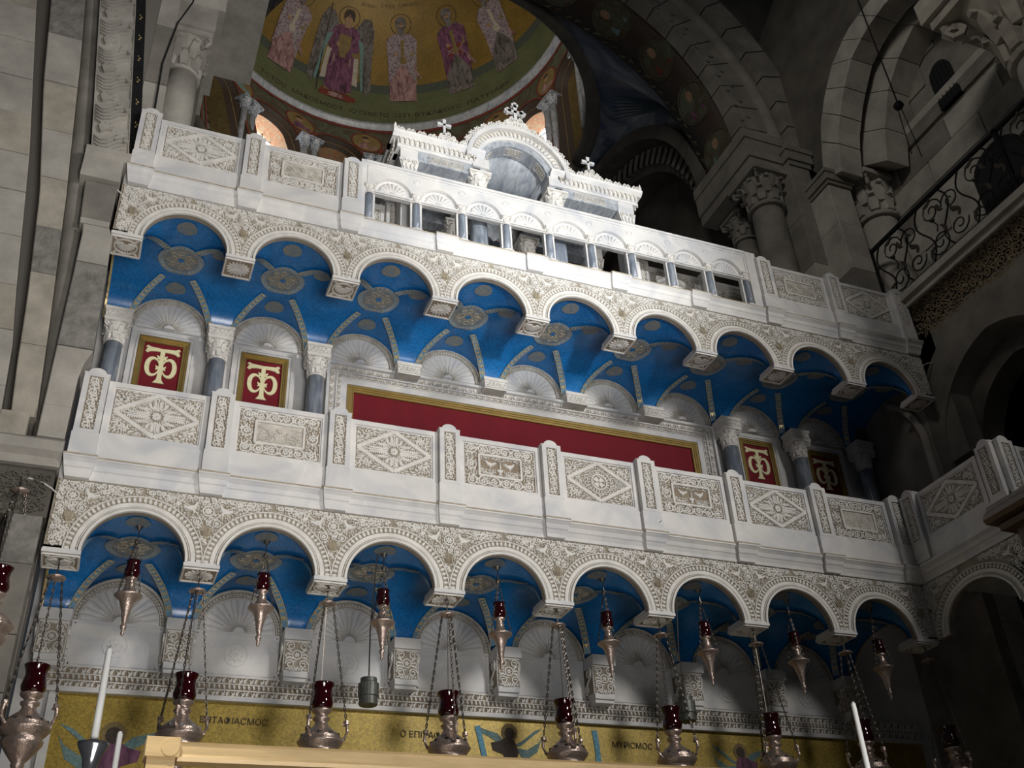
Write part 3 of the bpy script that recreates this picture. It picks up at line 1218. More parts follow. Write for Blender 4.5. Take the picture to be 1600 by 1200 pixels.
# ================================================================== wall behind the balconies
wall = struct('wall_back')
mb = MB()
mb.box(-.2, 9.2, YB + .03, YB + .15, 2.2, Z_UP + .78)
mb.obj('wall_slab', WHITE, wall)


def shell_mesh():
    mb = MB()
    R = .325
    N = 15
    per = 6
    V = []
    rings = [0.085, .13, .18, .23, .275, .305, 1.0]
    na = N * per
    for k, r in enumerate(rings):
        for i in range(na + 1):
            a = PI * i / na
            q = abs(math.sin(N * a / 1.0 * 1.0)) if False else abs(math.sin(PI * (i % per) / per))
            q = q ** .28
            rr = r if k < len(rings) - 1 else .305 + .022 * q
            f = min(1, (rr - .085) / .12) if k < len(rings) - 1 else .25
            V.append((rr * math.cos(a), -.004 - .014 * q * f, rr * math.sin(a)))
    F = [(k * (na + 1) + i, k * (na + 1) + i + 1, (k + 1) * (na + 1) + i + 1, (k + 1) * (na + 1) + i) for k in range(len(rings) - 1) for i in range(na)]
    mb.add(V, F)
    # backing half disc
    V = [(0, 0, 0)] + [(.38 * math.cos(PI * i / 32), 0, .38 * math.sin(PI * i / 32)) for i in range(33)]
    mb.add(V, [(0, i, i + 1) for i in range(1, 33)])
    # hub
    mb.lathe([(.0, -.045), (.045, -.04), (.062, -.02), (.064, 0)], 16, (0, 0, 0), 0, PI, axis='y', cap=False)
    return mb.mesh('shell_lunette', WHITE)


def shell_rays():
    mb = MB()

    def mp(u, v, h):
        return (u, -.010 - h, v)
    for i in range(20):
        a = PI * (i + .5) / 20
        L = .085 + .03 * (i % 2)
        ribbon(mb, [(.068 * math.cos(a), .068 * math.sin(a)), ((.068 + L) * math.cos(a), (.068 + L) * math.sin(a))], [.0055, .0015], .010, mp=mp)
    return mb.mesh('shell_rays', RELIEF)


def shell_border():
    mb = MB()
    ring_ribbon(mb, (0, 0), .378, .020, .042, 0, 0, PI, 30, top=.8)
    ring_ribbon(mb, (0, 0), .336, .012, .03, 0, 0, PI, 30)
    for i in range(36):
        a = PI * (i + .5) / 36
        poly_relief(mb, [((r) * math.cos(b), (r) * math.sin(b)) for r, b in ((.345, a - .028), (.366, a - .028), (.366, a + .028), (.345, a + .028))], .026)
    return mb.mesh('beaded_border', RELIEF)


def impost_mesh(w, d, h):
    mb = MB()
    mb.box(-w, w, -d, 0, 0, h * .72)
    mb.box(-w - .012, w + .012, -d - .012, 0, h * .72, h)
    mb.box(-w - .006, w + .006, -d - .006, 0, 0, h * .12)

    def mp(u, v, hh):
        return (u, -d - hh, v)
    bar(mb, (-w, h * .18), (w, h * .18), .012, .008, mp=mp)
    scroll_fill(mb, lambda u, v: abs(u) < w - .008 and h * .2 < v < h * .68, (-w, w, h * .3, h * .7), .02, .008, 0, 9, mp=mp, w=.008, leaves=False)
    return mb.mesh('impost_block', CARVE)


def corbel_meshes():
    mb = MB()
    mb.box(-.105, .105, -.20, 0, -.02, .03)
    mb.box(-.125, .125, -.245, 0, .30, .40)
    mb.box(-.115, .115, -.20, 0, .03, .30)
    mb.box(-.10, .10, -.18, 0, -.055, -.02)
    cv = MB()

    def mp(u, v, h):
        return (u, -.20 - h, v)
    for z, r in ((.245, .026), (.085, .026)):
        for sx in (-1, 1):
            ribbon(cv, spiral((sx * .058, z), .042, 1.4, 0 if sx > 0 else PI, sx, 14), .014, .02, mp=mp)
    ring_ribbon(cv, (0, .17), .04, .014, .018, n=16, mp=mp)
    rosette(cv, (0, .17), .026, 6, .016, mp=mp)
    for sx in (-1, 1):
        for k in range(3):
            leaf(cv, (sx * .045, .15 + .02 * k), (sx * .10, .12 + .05 * k), .3 * sx, .022, .014, mp=mp)
            leaf(cv, (sx * .02 * k, .03), (sx * (.02 + .03 * k), .075), .1, .02, .014, mp=mp)
    bar(cv, (-.11, .29), (.11, .29), .02, .02, mp=mp)
    # side volutes
    for sx in (-1, 1):
        def ms(u, v, h, sx=sx):
            return (sx * (.115 + h), -.10 + u, v)
        ribbon(cv, spiral((-.03, .24), .055, 1.5, PI / 2, 1, 14), .018, .02, mp=ms)
        ribbon(cv, spiral((.03, .09), .045, 1.5, -PI / 2, 1, 14), .016, .02, mp=ms)
        ribbon(cv, comma((-.08, .2), (.07, .06), .2), .014, .016, mp=ms)
    gr = MB()
    gr.box(-.108, .108, -.2035, -.19, .035, .29)
    gr.box(-.118, -.11, -.19, -.02, .035, .29)
    gr.box(.11, .118, -.19, -.02, .035, .29)
    fill_gaps(cv, lambda u, v: abs(u) < .10 and .045 < v < .285, (-.11, .11, .04, .29), mp=lambda u, v, h: (u, -.2035 - h, v), L=.03, w=.015)
    return mb.mesh('corbel', WHITE), cv.mesh('scroll_carving', CARVE), gr.mesh('carved_ground', GROUND_PALE)


cb, cs, cg = corbel_meshes()
ZL = Z_LOW + .02
for i in range(8):
    o = put(cached('shell', shell_mesh), 'shell_lunette', wall, (i + .5, YB + .012, ZL))
    put(cached('shellr', shell_rays), 'shell_rays', o)
    stuff(put(cached('shellb', shell_border), 'beaded_border', o))
for i in range(9):
    o = put(cb, 'corbel', wall, (i, YB + .03, Z_LOW - .37))
    stuff(put(cs, 'scroll_carving', o))
    put(cg, 'carved_ground', o)
# slabs between the corbels, with a faint framed lozenge
for i in range(8):
    mb = MB()
    mb.box(i + .13, i + .87, YB - .005, YB + .03, 4.47, ZL)
    for (a, b, c_, d) in ((.15, .85, 4.49, 4.50), (.15, .85, 4.835, 4.845), (.15, .16, 4.49, 4.845), (.84, .85, 4.49, 4.845)):
        mb.box(i + a, i + b, YB - .012, YB, c_, d)
    ring_ribbon(mb, (i + .5, 4.67), .10, .012, .006, 0, mp=lambda u, v, h: (u, YB - .005 - h, v))
    rosette(mb, (i + .5, 4.67), .07, 8, .006, 0, mp=lambda u, v, h: (u, YB - .005 - h, v))
    mb.obj('marble_slab', WHITE, wall)


def frieze_mesh(L, rows):
    """carved moulding: rows of small leaves between fillets, local z downward from 0"""
    mb = MB()
    H = sum(rows)
    z = 0
    for k, h in enumerate(rows):
        mb.box(0, L, -.026, 0, z - .010, z)
        n = int(L / (h * .75))
        for i in range(n):
            u = (i + .5) * L / n

            def mp(a, b, hh, z=z, h=h):
                return (a, -.01 - hh, b)
            if k % 2 == 0:
                leaf(mb, (u - h * .2, z - h * .92), (u + h * .25, z - h * .2), .35 if i % 2 else -.35, h * .42, .014, mp=mp)
                leaf(mb, (u, z - h * .9), (u - h * .3, z - h * .35), -.3, h * .22, .012, mp=mp)
            else:
                leaf(mb, (u, z - h * .2), (u + h * .1, z - h * .9), .2, h * .45, .014, mp=mp)
        z -= h
    mb.box(0, L, -.030, 0, -H - .012, -H)
    return mb


fm = frieze_mesh(1.0, (.06, .055, .055)).mesh('carved_frieze', CARVE)
fg = MB()
fg.box(0, 1, -.01, .03, -.17, 0)
fg = fg.mesh('frieze_ground', GROUND)
for i in range(9):
    o = put(fg, 'frieze_ground', wall, (i - .1, YB - .005, 4.47))
    stuff(put(fm, 'carved_frieze', o))
mb = MB()
mb.box(-.1, 8.9, YB - .05, YB + .03, 4.255, 4.288)
mb.obj('white_fillet', WHITE, wall)

# gold mosaic field below, with letters, angels and a blue arc
mb = MB()
mb.box(.13, 8.9, YB + .0, YB + .03, 2.2, 4.258)
gm = mb.obj('gold_mosaic_field', GOLDWALL, wall)
mb = MB()
mb.box(.06, .13, YB - .02, YB + .03, 2.2, 4.258)
mb.obj('white_border_strip', WHITE, wall)
_font = [None]


def text_mesh(s, size, m, name='mosaic_letters', map_fn=None, parent=None, depth=0.0):
    cu = bpy.data.curves.new('txt', 'FONT')
    cu.body = s
    cu.size = size
    cu.align_x = 'CENTER'
    cu.resolution_u = 3
    ob = bpy.data.objects.new('txt', cu)
    C.objects.link(ob)
    bpy.context.view_layer.update()
    dg = bpy.context.evaluated_depsgraph_get()
    me = bpy.data.meshes.new_from_object(ob.evaluated_get(dg))
    bpy.data.objects.remove(ob)
    me.name = name
    for v in me.vertices:
        v.co = map_fn(v.co.x, v.co.y)
    me.materials.clear()
    me.materials.append(m)
    return put(me, name, parent)


def gw(x0, z0):
    return lambda u, v: Vector((x0 + u, YB - .006, z0 + v))


text_mesh('ΕΝΤΑΦΙΑϹΜΟϹ', .075, MOSDARK, map_fn=gw(1.54, 4.075), parent=wall)
text_mesh('Ο ΕΠΙΤΑΦΙΟϹ', .080, MOSDARK, map_fn=gw(3.26, 4.045), parent=wall)
text_mesh('ΜΥΡΙϹΜΟϹ', .080, MOSDARK, map_fn=gw(5.33, 4.05), parent=wall)


def flat_poly(mb, pts, y):
    mb.add([(x, y, z) for x, z in pts] + [(x, y + .004, z) for x, z in pts], [tuple(range(len(pts)))])


def wall_angel(x, z, s, flip, robe):
    a = thing  # noqa
    par_ = bpy.data.objects.new('mosaic_angel', None)
    C.objects.link(par_)
    par_.parent = wall
    y = YB - .004

    def P(mb, pts, dy=0):
        flat_poly(mb, [(x + flip * u * s, z + v * s) for u, v in pts], y - dy)
    w = MB()
    P(w, [(-.1, 0), (-.35, .12), (-.75, .42), (-1.0, .5), (-.6, .2), (-.3, -.02)])
    P(w, [(.1, .05), (.35, .3), (.8, .42), (1.05, .38), (.6, .2), (.2, -.05)])
    P(w, [(-.15, -.05), (-.5, -.1), (-.85, .1), (-.98, .28), (-.8, -.15), (-.4, -.4)])
    w.obj('wing', MOSTEAL, par_)
    b = MB()
    P(b, [(-.16, .1), (.05, .25), (.3, .1), (.55, .05), (.5, -.15), (.2, -.25), (.15, -.5), (-.1, -.55), (-.25, -.2)], .002)
    b.obj('robe', robe, par_)
    h = MB()
    P(h, [(.0 + .15 * math.cos(i * PI / 6), .32 + .16 * math.sin(i * PI / 6)) for i in range(12)], .003)
    h.obj('head', MOSDARK, par_)
    h = MB()
    P(h, [(.0 + .24 * math.cos(i * PI / 8), .34 + .24 * math.sin(i * PI / 8)) for i in range(16)], .001)
    h.obj('halo', MOSOCHRE, par_)


wall_angel(.60, 3.80, .42, 1, MOSPURPLE)
wall_angel(4.05, 4.02, .34, -1, MOSDARK)
wall_angel(6.55, 3.96, .34, 1, MOSPURPLE)
mb = MB()
for sx in (0, 1):
    pts = [(3.735 + .10 * t, 4.18 - .42 * t - .05 * t * t) for t in np.linspace(0, 1, 7)] if sx == 0 else [(4.93 + .02 * math.sin(PI * t), 4.20 - .50 * t) for t in np.linspace(0, 1, 7)]
    ribbon(mb, pts, .055, .004, 0, mp=lambda u, v, h: (u, YB - .004 - h, v), top=.9)
mb.obj('blue_arc_band', mat('sky_blue_mosaic', (.10, .30, .42), .6, tess=60), wall)

# ---- upper wall: lunettes, imposts, columns, frames
ZU = Z_UP + .05
for i in range(9):
    o = put(cached('shell', shell_mesh), 'shell_lunette', wall, (i + .5, YB + .012, ZU))
    put(cached('shellr', shell_rays), 'shell_rays', o)
    stuff(put(cached('shellb', shell_border), 'beaded_border', o))
for i in (3, 4, 5, 6):
    put(cached('imp', lambda: impost_mesh(.125, .20, .15)), 'impost_block', wall, (i, YB + .02, Z_UP - .10))


def capital_mesh(r0, r1, h, leaves=8):
    mb = MB()
    mb.lathe([(r0 * 1.12, 0), (r0 * 1.18, h * .06), (r0 * 1.0, h * .1), (r0 * 1.02, h * .3), (r0 * 1.2, h * .6), (r1 * .95, h * .86), (r1, h * .9)], 16)
    w = r1 * 1.06
    mb.box(-w, w, -w, w, h * .88, h)

    def mk(a):
        ca, sa = math.cos(a), math.sin(a)

        def mp(u, v, hh):
            t = v / h
            r = r0 * 1.02 + (r1 - r0) * max(0, t - .25) * .9 + hh
            b = a + u / max(r, .02)
            return (r * math.cos(b), r * math.sin(b), v)
        return mp
    for tier, (z0, z1, n, sh) in enumerate(((.1, .48, leaves, 0), (.32, .78, leaves, .5))):
        for i in range(n):
            a = 2 * PI * (i + sh) / n
            mp = mk(a)
            wv = 2 * PI * r0 / n
            ribbon(mb, [(0, h * z0), (0, h * (z0 + z1) / 2), (0, h * z1)], [wv * .7, wv * .95, wv * .4], r0 * .16, mp=mp)
            ribbon(mb, [(0, h * z1 * .92), (0, h * z1)], [wv * .5, wv * .35], r0 * .34, mp=mp)
    for i in range(4):                                   # corner volutes
        a = PI / 4 + i * PI / 2
        c_ = (r1 * 1.12 * math.cos(a), r1 * 1.12 * math.sin(a))
        t = (-math.sin(a), math.cos(a))
        P = [(c_[0] + u * math.cos(a), c_[1] + u * math.sin(a), h * .78 + v) for u, v in spiral((0, 0), h * .13, 1.3, PI / 2, -1, 10)]
        mb.tube(P, h * .045, 5)
    return mb


def shaft_mesh(r, h, m=GREY, name='shaft', n=18):
    mb = MB()
    mb.smooth = True
    mb.lathe([(r * 1.08, 0), (r * 1.05, h * .3), (r * .98, h * .8), (r * .94, h)], n)
    return mb.mesh(name, m)


def base_mesh(r, h):
    mb = MB()
    mb.box(-r * 1.4, r * 1.4, -r * 1.4, r * 1.4, 0, h * .4)
    mb.lathe([(r * 1.35, h * .4), (r * 1.4, h * .55), (r * 1.2, h * .7), (r * 1.25, h * .85), (r * 1.1, h)], 18)
    return mb.mesh('base', WHITE)


COLLAB = {0: 'grey marble column at far left of upper wall, left of first red monogram', 1: 'grey marble column between the two left red monogram panels',
          2: 'grey marble column between second monogram and the wide red panel', 7: 'shaded grey column at right end of the wide red panel',
          8: 'shaded grey column between the two right red monogram panels', 9: 'dim grey column at far right, beyond last monogram panel'}
colcap = capital_mesh(.082, .115, .24).mesh('capital', CARVE)
colsh = shaft_mesh(.088, 1.75)
for i in (0, 1, 2, 7, 8, 9):
    x = i + (.02 if i == 0 else (-.02 if i == 9 else 0))
    t = thing('column', COLLAB[i], 'column', (x, YB - .17, 5.64), 0, 'columns along the upper back wall')
    put(cached('colb', lambda: base_mesh(.088, .2)), 'base', t)
    put(colsh, 'shaft', t, (0, 0, .2))
    put(colcap, 'capital', t, (0, 0, 1.93))
    put(cached('imp2', lambda: impost_mesh(.12, .22, .135)), 'impost_block', t, (0, .11, 2.17))


def frame_bars(mb, x0, x1, z0, z1, prof, y0):
    """mitred frame; prof = list of (inset a, inset b, projection)"""
    for a, b, pj in prof:
        mb.box(x0 + a, x0 + b, y0 - pj, y0, z0 + a, z1 - a)
        mb.box(x1 - b, x1 - a, y0 - pj, y0, z0 + a, z1 - a)
        mb.box(x0 + b, x1 - b, y0 - pj, y0, z1 - b, z1 - a)
        mb.box(x0 + b, x1 - b, y0 - pj, y0, z0 + a, z0 + b)


def monogram_mesh():
    mb = MB()

    def mp(u, v, h):
        return (u, -h, v * 1.2)

    def rb(pts, w):
        ribbon(mb, pts, w, .010, mp=mp, top=.93)
    # cross bar with flaring forked ends
    rb([(-.158, -.034), (-.130, -.020), (-.07, -.018), (0, -.020), (.07, -.018), (.130, -.020), (.158, -.034)], [.012, .048, .036, .032, .036, .048, .012])
    for sx in (-1, 1):
        rb([(sx * .125, -.006), (sx * .150, .004), (sx * .166, -.004)], [.02, .022, .006])
        rb([(sx * .125, -.036), (sx * .148, -.050), (sx * .168, -.044)], [.02, .020, .005])
        # crescent loops
        t = np.linspace(0, 2 * PI, 25)
        q = .5 + .5 * np.cos(t)                             # 1 at the outer side
        rb(np.c_[sx * (.078 + (.066 - .013 * q) * np.cos(t)), -.190 + (.086 - .004 * q) * np.sin(t)], .012 + .036 * q ** 1.3)
        for zz in (-.088, -.190):
            rb([(sx * .016, zz - .012), (sx * .036, zz - .002), (sx * .050, zz + .012)], [.034, .022, .006])
            rb([(sx * .016, zz - .012), (sx * .036, zz - .016), (sx * .048, zz - .026)], [.030, .018, .005])
    rb([(0, -.02), (0, -.285), (0, -.315), (0, -.345)], [.046, .046, .060, .115])
    return mb.mesh('gold_monogram', PALEGOLD)


mono = monogram_mesh()
FL = {0: 'red velvet panel with pale gold monogram, farthest left on upper wall', 1: 'red velvet panel with gold monogram just left of the wide red panel',
      7: 'shaded red monogram panel just right of the wide red panel', 8: 'dim red monogram panel at far right of upper wall'}
for i in (0, 1, 7, 8):
    x = i + .485
    t = thing('framed_panel', FL[i], 'panel', (x, YB, 6.60), 0, 'red monogram panels')
    mb = MB()
    frame_bars(mb, -.245, .245, 0, 1.235, ((0, .02, .045), (.02, .036, .034), (.036, .052, .024), (.052, .06, .03)), .0)
    mb.obj('gilt_frame', GILT, t)
    mb = MB()
    mb.box(-.19, .19, -.010, 0, .05, 1.18)
    mb.obj('velvet', VELVET, t)
    put(mono, 'gold_monogram', t, (0, -.012, 1.125))
    mb = MB()
    frame_bars(mb, x - .325, x + .325, 6.5, 7.925, ((0, .045, .05), (.045, .06, .035), (.06, .078, .06)), YB + .02)
    mb.obj('marble_surround', WHITE, wall)

t = thing('framed_panel', 'long plain dark red velvet panel in gilt frame at centre of upper wall', 'panel', (4.49, YB, 6.50))
mb = MB()
frame_bars(mb, -2.128, 2.128, 0, 1.15, ((0, .025, .05), (.025, .045, .04), (.045, .065, .03), (.065, .075, .036)), 0)
mb.obj('gilt_frame', GILT, t)
mb = MB()
mb.box(-2.06, 2.06, -.010, 0, .07, 1.085)
mb.obj('velvet', VELVET, t)
sr = thing('door_surround', 'carved white marble surround with leaf bands around the long red panel', 'surround', (4.5, YB + .01, 6.3))
mb = MB()
frame_bars(mb, -2.37, 2.37, 0, 1.60, ((0, .03, .10), (.105, .12, .085), (.165, .235, .05), (.03, .165, .06)), 0)
mb.obj('moulded_frame', WHITE, sr)
mb = MB()


def lf_row(mb, x0, x1, z, h, y, seed, vertical=False):
    n = int((x1 - x0) / (h * .8))
    for i in range(n):
        u = x0 + (i + .5) * (x1 - x0) / n
        sg = .35 if i % 2 else -.35

        def mp(a, b, hh):
            return (a, y - hh, b)
        A, B = ((u - h * .3, z + h * .1), (u + h * .3, z + h * .9))
        A2, B2 = ((u + h * .25, z + h * .1), (u - h * .05, z + h * .6))
        if vertical:
            A, B, A2, B2 = A[::-1], B[::-1], A2[::-1], B2[::-1]
        leaf(mb, A, B, sg, h * .40, .014, mp=mp)
        leaf(mb, A2, B2, -.3, h * .26, .012, mp=mp)


lf_row(mb, -2.33, 2.33, 1.505, .06, -.06, 1)
lf_row(mb, -2.24, 2.24, 1.44, .045, -.06, 2)
for sx in (-1, 1):
    lf_row(mb, .2, 1.5, sx * 2.305 - .03, .06, -.06, 1, True)
    lf_row(mb, .2, 1.44, sx * 2.23 - .02, .045, -.06, 1, True)
stuff(mb.obj('leaf_carving', RELIEF, sr))

# ================================================================== arcade screen on the upper balcony
AZ = Z_UP + CT
arc = thing('arcade', 'open white marble arcade of nine small shell arches on the upper balcony', 'arcade', (2.19, 0, AZ))
SP = .5045
n = 9


def arcade_plate():
    mb = MB()
    R = .195
    z0, zt = .455, .82
    na = 16
    for i in range(n):
        cx = SP * (i + .5)
        A = [PI - PI * k / na for k in range(na + 1)]
        V, F = [], []
        for a in A:
            c, s_ = math.cos(a), math.sin(a)
            tt = min(SP / 2 / abs(c) if abs(c) > 1e-6 else 9, (zt - z0) / s_ if s_ > 1e-6 else 9)
            V += [(cx + R * c, -.03, z0 + R * s_), (cx + tt * c, -.03, z0 + tt * s_), (cx + R * c, .0, z0 + R * s_)]
        for k in range(na):
            F += [(k * 3, k * 3 + 3, k * 3 + 4, k * 3 + 1), (k * 3, k * 3 + 2, k * 3 + 5, k * 3 + 3)]
        mb.add(V, F)
        for sx in (-1, 1):                          # top corners left by the fan of quads
            a = math.atan2(zt - z0, SP / 2)
            ks = [math.atan2(V[k * 3 + 1][2] - z0, sx * (V[k * 3 + 1][0] - cx)) for k in range(na + 1)]
            lo_ = max((k for k in range(na + 1) if ks[k] <= a + 1e-6 and sx * (V[k * 3 + 1][0] - cx) > 0), key=lambda k: ks[k])
            hi_ = min((k for k in range(na + 1) if ks[k] > a + 1e-6 and sx * (V[k * 3 + 1][0] - cx) > -1e-6), key=lambda k: ks[k])
            mb.add([V[lo_ * 3 + 1], (cx + sx * SP / 2, -.03, zt), V[hi_ * 3 + 1]], [(0, 1, 2)])
        mb.box(cx - SP / 2, cx + SP / 2, 0.0, .05, z0, zt)
    mb.box(-.05, 0, -.03, .05, .40, zt)
    mb.box(SP * n, SP * n + .05, -.03, .05, .40, zt)
    mb.box(-.05, SP * n + .05, -.045, .06, zt - .005, zt + .03)
    mb.box(-.03, SP * n + .03, -.036, -.028, zt - .03, zt - .022)
    mb.box(-.03, SP * n + .03, -.028, .05, .435, .458)
    return mb


arcade_plate().obj('arch_plate', WHITE, arc)


def small_fan():
    mb = MB()
    N, per = 9, 6
    rings = [.045, .075, .11, .14, 1]
    na = N * per
    V = []
    for k, r in enumerate(rings):
        for i in range(na + 1):
            a = PI * i / na
            q = abs(math.sin(PI * (i % per) / per)) ** .6
            rr = r if k < 4 else .140 + .022 * q
            V.append((rr * math.cos(a), -.004 - (.022 * q * min(1, (rr - .04) / .06) if k < 4 else .003), rr * math.sin(a)))
    F = [(k * (na + 1) + i, k * (na + 1) + i + 1, (k + 1) * (na + 1) + i + 1, (k + 1) * (na + 1) + i) for k in range(4) for i in range(na)]
    mb.add(V, F)
    mb.lathe([(0, -.03), (.03, -.026), (.042, -.01), (.043, 0)], 12, (0, 0, 0), 0, PI, axis='y', cap=False)
    return mb.mesh('shell_fan', WHITE)


sf = small_fan()
acap = capital_mesh(.036, .052, .11, 6).mesh('capital', CARVE)
ash = shaft_mesh(.040, .36, n=14)
mb = MB()
mb.box(-.058, .058, -.058, .058, 0, .02)
mb.lathe([(.055, .02), (.058, .03), (.046, .05)], 14)
abase = mb.mesh('base', WHITE)
rim = MB()
ring_ribbon(rim, (0, 0), .203, .014, .01, 0, 0, PI, 18)
rimm = rim.mesh('arch_rim', WHITE)
rd = MB()
ring_ribbon(rd, (0, 0), .036, .008, .006, n=16)
rd.lathe([(0, -.008), (.02, -.006), (.03, 0)], 14, axis='y')
rdm = rd.mesh('roundel', WHITE)
for i in range(n):
    o = put(sf, 'shell_fan', arc, (SP * (i + .5), -.001, .458))
    put(rimm, 'arch_rim', arc, (SP * (i + .5), -.03, .455))
    if i:
        put(rdm, 'roundel', arc, (SP * i, -.03, .70))
mb = MB()
frame_bars(mb, -.03, .05 + SP * n - .02, .40, .79, ((0, .010, .008),), -.03)
mb.obj('moulding_line', WHITE, arc)
for i in range(n + 1):
    o = bpy.data.objects.new('colonnette', None)
    C.objects.link(o)
    o.parent = arc
    o.location = (SP * i, -.01, 0)
    put(abase, 'base', o)
    put(ash, 'shaft', o, (0, 0, .045))
    put(acap, 'capital', o, (0, 0, .395))
    # slim white jambs either side
    mb_ = cached('jamb', lambda: (lambda m: (m.box(-.062, -.042, .0, .05, 0, .45), m.box(.042, .062, .0, .05, 0, .45), m.mesh('jamb', WHITE))[-1])(MB()))
    put(mb_, 'jamb', o)
for x0, x1 in ((-.10, -.05), (SP * n + .05, SP * n + .19)):
    mb = MB()
    mb.box(x0, x1, -.04, .06, 0, .85)
    mb.obj('end_slab', WHITE, arc)

# ================================================================== canopy behind the arcade
cx0, yf, yb_ = 3.955, .16, 1.15
can = thing('altar_canopy', 'white marble canopy with three crosses and a barrel vault rising above the arcade', 'canopy', (0, 0, 0))
ZA = 10.16                                               # springing of the arch
RA = .39
ZB, ZC0, ZC1 = 9.93, 10.07, 10.27                        # beam bottom, cornice bottom and top
XL, XR = 2.52, 5.50


def arch_prism(mb, r0, r1, y0, y1, n=28, a0=0, a1=PI, c=(cx0, ZA)):
    V = []
    for i in range(n + 1):
        a = a1 + (a0 - a1) * i / n
        co, si = math.cos(a), math.sin(a)
        V += [(c[0] + r0 * co, y0, c[1] + r0 * si), (c[0] + r1 * co, y0, c[1] + r1 * si), (c[0] + r1 * co, y1, c[1] + r1 * si), (c[0] + r0 * co, y1, c[1] + r0 * si)]
    F = []
    for i in range(n):
        for k in range(4):
            k2 = (k + 1) % 4
            F.append((i * 4 + k, i * 4 + 4 + k, i * 4 + 4 + k2, i * 4 + k2))
    F += [(0, 1, 2, 3), (n * 4 + 3, n * 4 + 2, n * 4 + 1, n * 4)]
    mb.add(V, F)


# barrel vault, apse-like back
mb = MB()
mb.smooth = True
arch_prism(mb, RA + .01, RA + .06, yf + .16, yb_)
mb.obj('barrel_vault', GREYLT, can)
mb = MB()
V = [(cx0, yf + .80, ZA - .4)] + [(cx0 + (RA + .02) * math.cos(PI * i / 24), yf + .80, ZA + (RA + .02) * math.sin(PI * i / 24)) for i in range(25)]
mb.add(V, [(0, i, i + 1) for i in range(1, 25)])
mb.obj('vault_end', GREYLT, can)
mb = MB()
arch_prism(mb, RA, RA + .09, yf, yf + .18)
ab_ = mb.obj('arch_band', GREYLT, can)
# inset carved tablets on the soffit and face of the band and the beams
for k, a in enumerate((PI * .84, PI * .5, PI * .16)):
    mb = MB()
    w = .10

    def mps(u, v, h, a=a):
        b = a - u / RA
        return (cx0 + (RA - h) * math.cos(b), yf + .09 + v, ZA + (RA - h) * math.sin(b))
    for p, q in (((-w, -.05), (w, -.05)), ((w, -.05), (w, .05)), ((w, .05), (-w, .05)), ((-w, .05), (-w, -.05))):
        ribbon(mb, [np.array(p) + (np.array(q) - np.array(p)) * t for t in (0, .33, .66, 1)], .010, .006, mp=mps)
    scroll_fill(mb, lambda u, v: abs(u) < w - .012 and abs(v) < .04, (-w, w, -.02, .05), .02, .006, 0, 5, mp=mps, w=.008)
    mb.obj('carved_tablet', RELIEF, ab_)


def dentil_band(mb, f, L, n, h0, h1):
    for i in range(n):
        u = L * (i + .5) / n
        for sx in (-1, 1):
            leaf(mb, (u, h0), (u + sx * L / n * .42, h1), .3 * sx, L / n * .34, .014, mp=f)


co = MB()
for x0, x1 in ((XL, cx0 - RA - .02), (cx0 + RA + .02, XR)):
    co.box(x0, x1, yf - .02, yf + .20, ZC0, ZC0 + .04)
    co.box(x0, x1, yf - .035, yf + .20, ZC0 + .04, ZC0 + .14)
    co.prism([(yf - .035, ZC0 + .14), (yf - .08, ZC0 + .17), (yf - .09, ZC1), (yf + .2, ZC1), (yf + .2, ZC0 + .14)], x0 - (.06 if x0 == XL else 0), x1 + (.06 if x1 == XR else 0))
arch_prism(co, RA + .08, RA + .12, yf - .02, yf + .18)
arch_prism(co, RA + .12, RA + .20, yf - .035, yf + .18)
arch_prism(co, RA + .20, RA + .25, yf - .09, yf + .18)
# returns along the two sides
for x, s_ in ((XL, -1), (XR, 1)):
    xa, xb = (x - .06, x + .16) if s_ < 0 else (x - .16, x + .06)
    co.box(xa, xb, yf + .1, yb_ + .1, ZC0 + .14, ZC1)
    co.box(x - .02 if s_ < 0 else x - .14, x + .14 if s_ < 0 else x + .02, yf + .1, yb_ + .1, ZC0, ZC0 + .14)
co.box(XL, XR, yb_, yb_ + .12, ZC0, ZC1)
for xa, xb in ((3.40, 3.60), (cx0 + RA + .0, cx0 + RA + .19)):
    co.box(xa, xb, yf - .03, yf + .2, ZC0 - .02, ZA + .03)
co.obj('cornice', WHITE, can)
dn = MB()


def mpf(u, v, h):
    return (u, yf - .035 - h, v)


for x0, x1 in ((XL, cx0 - RA - .12), (cx0 + RA + .12, XR)):
    dentil_band(dn, lambda u, v, h, x0=x0: (x0 + u, yf - .035 - h, ZC0 + v), x1 - x0, int((x1 - x0) / .055), .045, .135)
dentil_band(dn, lambda u, v, h: (cx0 - (RA + .02 + v) * math.cos(u / .5), yf - .035 - h, ZA + (RA + .02 + v) * math.sin(u / .5)), PI * .5, 32, .105, .175)
for x, s_ in ((XL, -1), (XR, 1)):
    dentil_band(dn, lambda u, v, h, x=x, s_=s_: (x + s_ * (.02 + h), yf + u, ZC0 + v), yb_ - yf, 18, .02, .13)
stuff(dn.obj('dentil_carving', RELIEF, can))
# lace-like cresting
cr = MB()


def crest_line(pts, tops):
    pts = np.asarray(pts, float)
    for i in range(len(pts) - 1):
        pass


def mpc(u, v, h):
    return (u, yf - .05 - h, v)


cr_scr = []


def crest(path, hgt):
    """path: list of (x, z, nx, nz); scrolls stand on it"""
    for i, (x, z, nx, nz) in enumerate(path):
        hh = hgt(i)
        c = (x + nx * hh * .5, z + nz * hh * .5)
        a0 = math.atan2(nz, nx)
        ribbon(cr, spiral(c, hh * .48, 1.2, a0, 1 if i % 2 else -1, 12), hh * .22, .022, mp=mpc)
        ribbon(cr, spiral((c[0] - nz * hh * .1, c[1]), hh * .5, .5, a0 + 1, 1, 8), hh * .16, .02, -.02, mp=mpc)


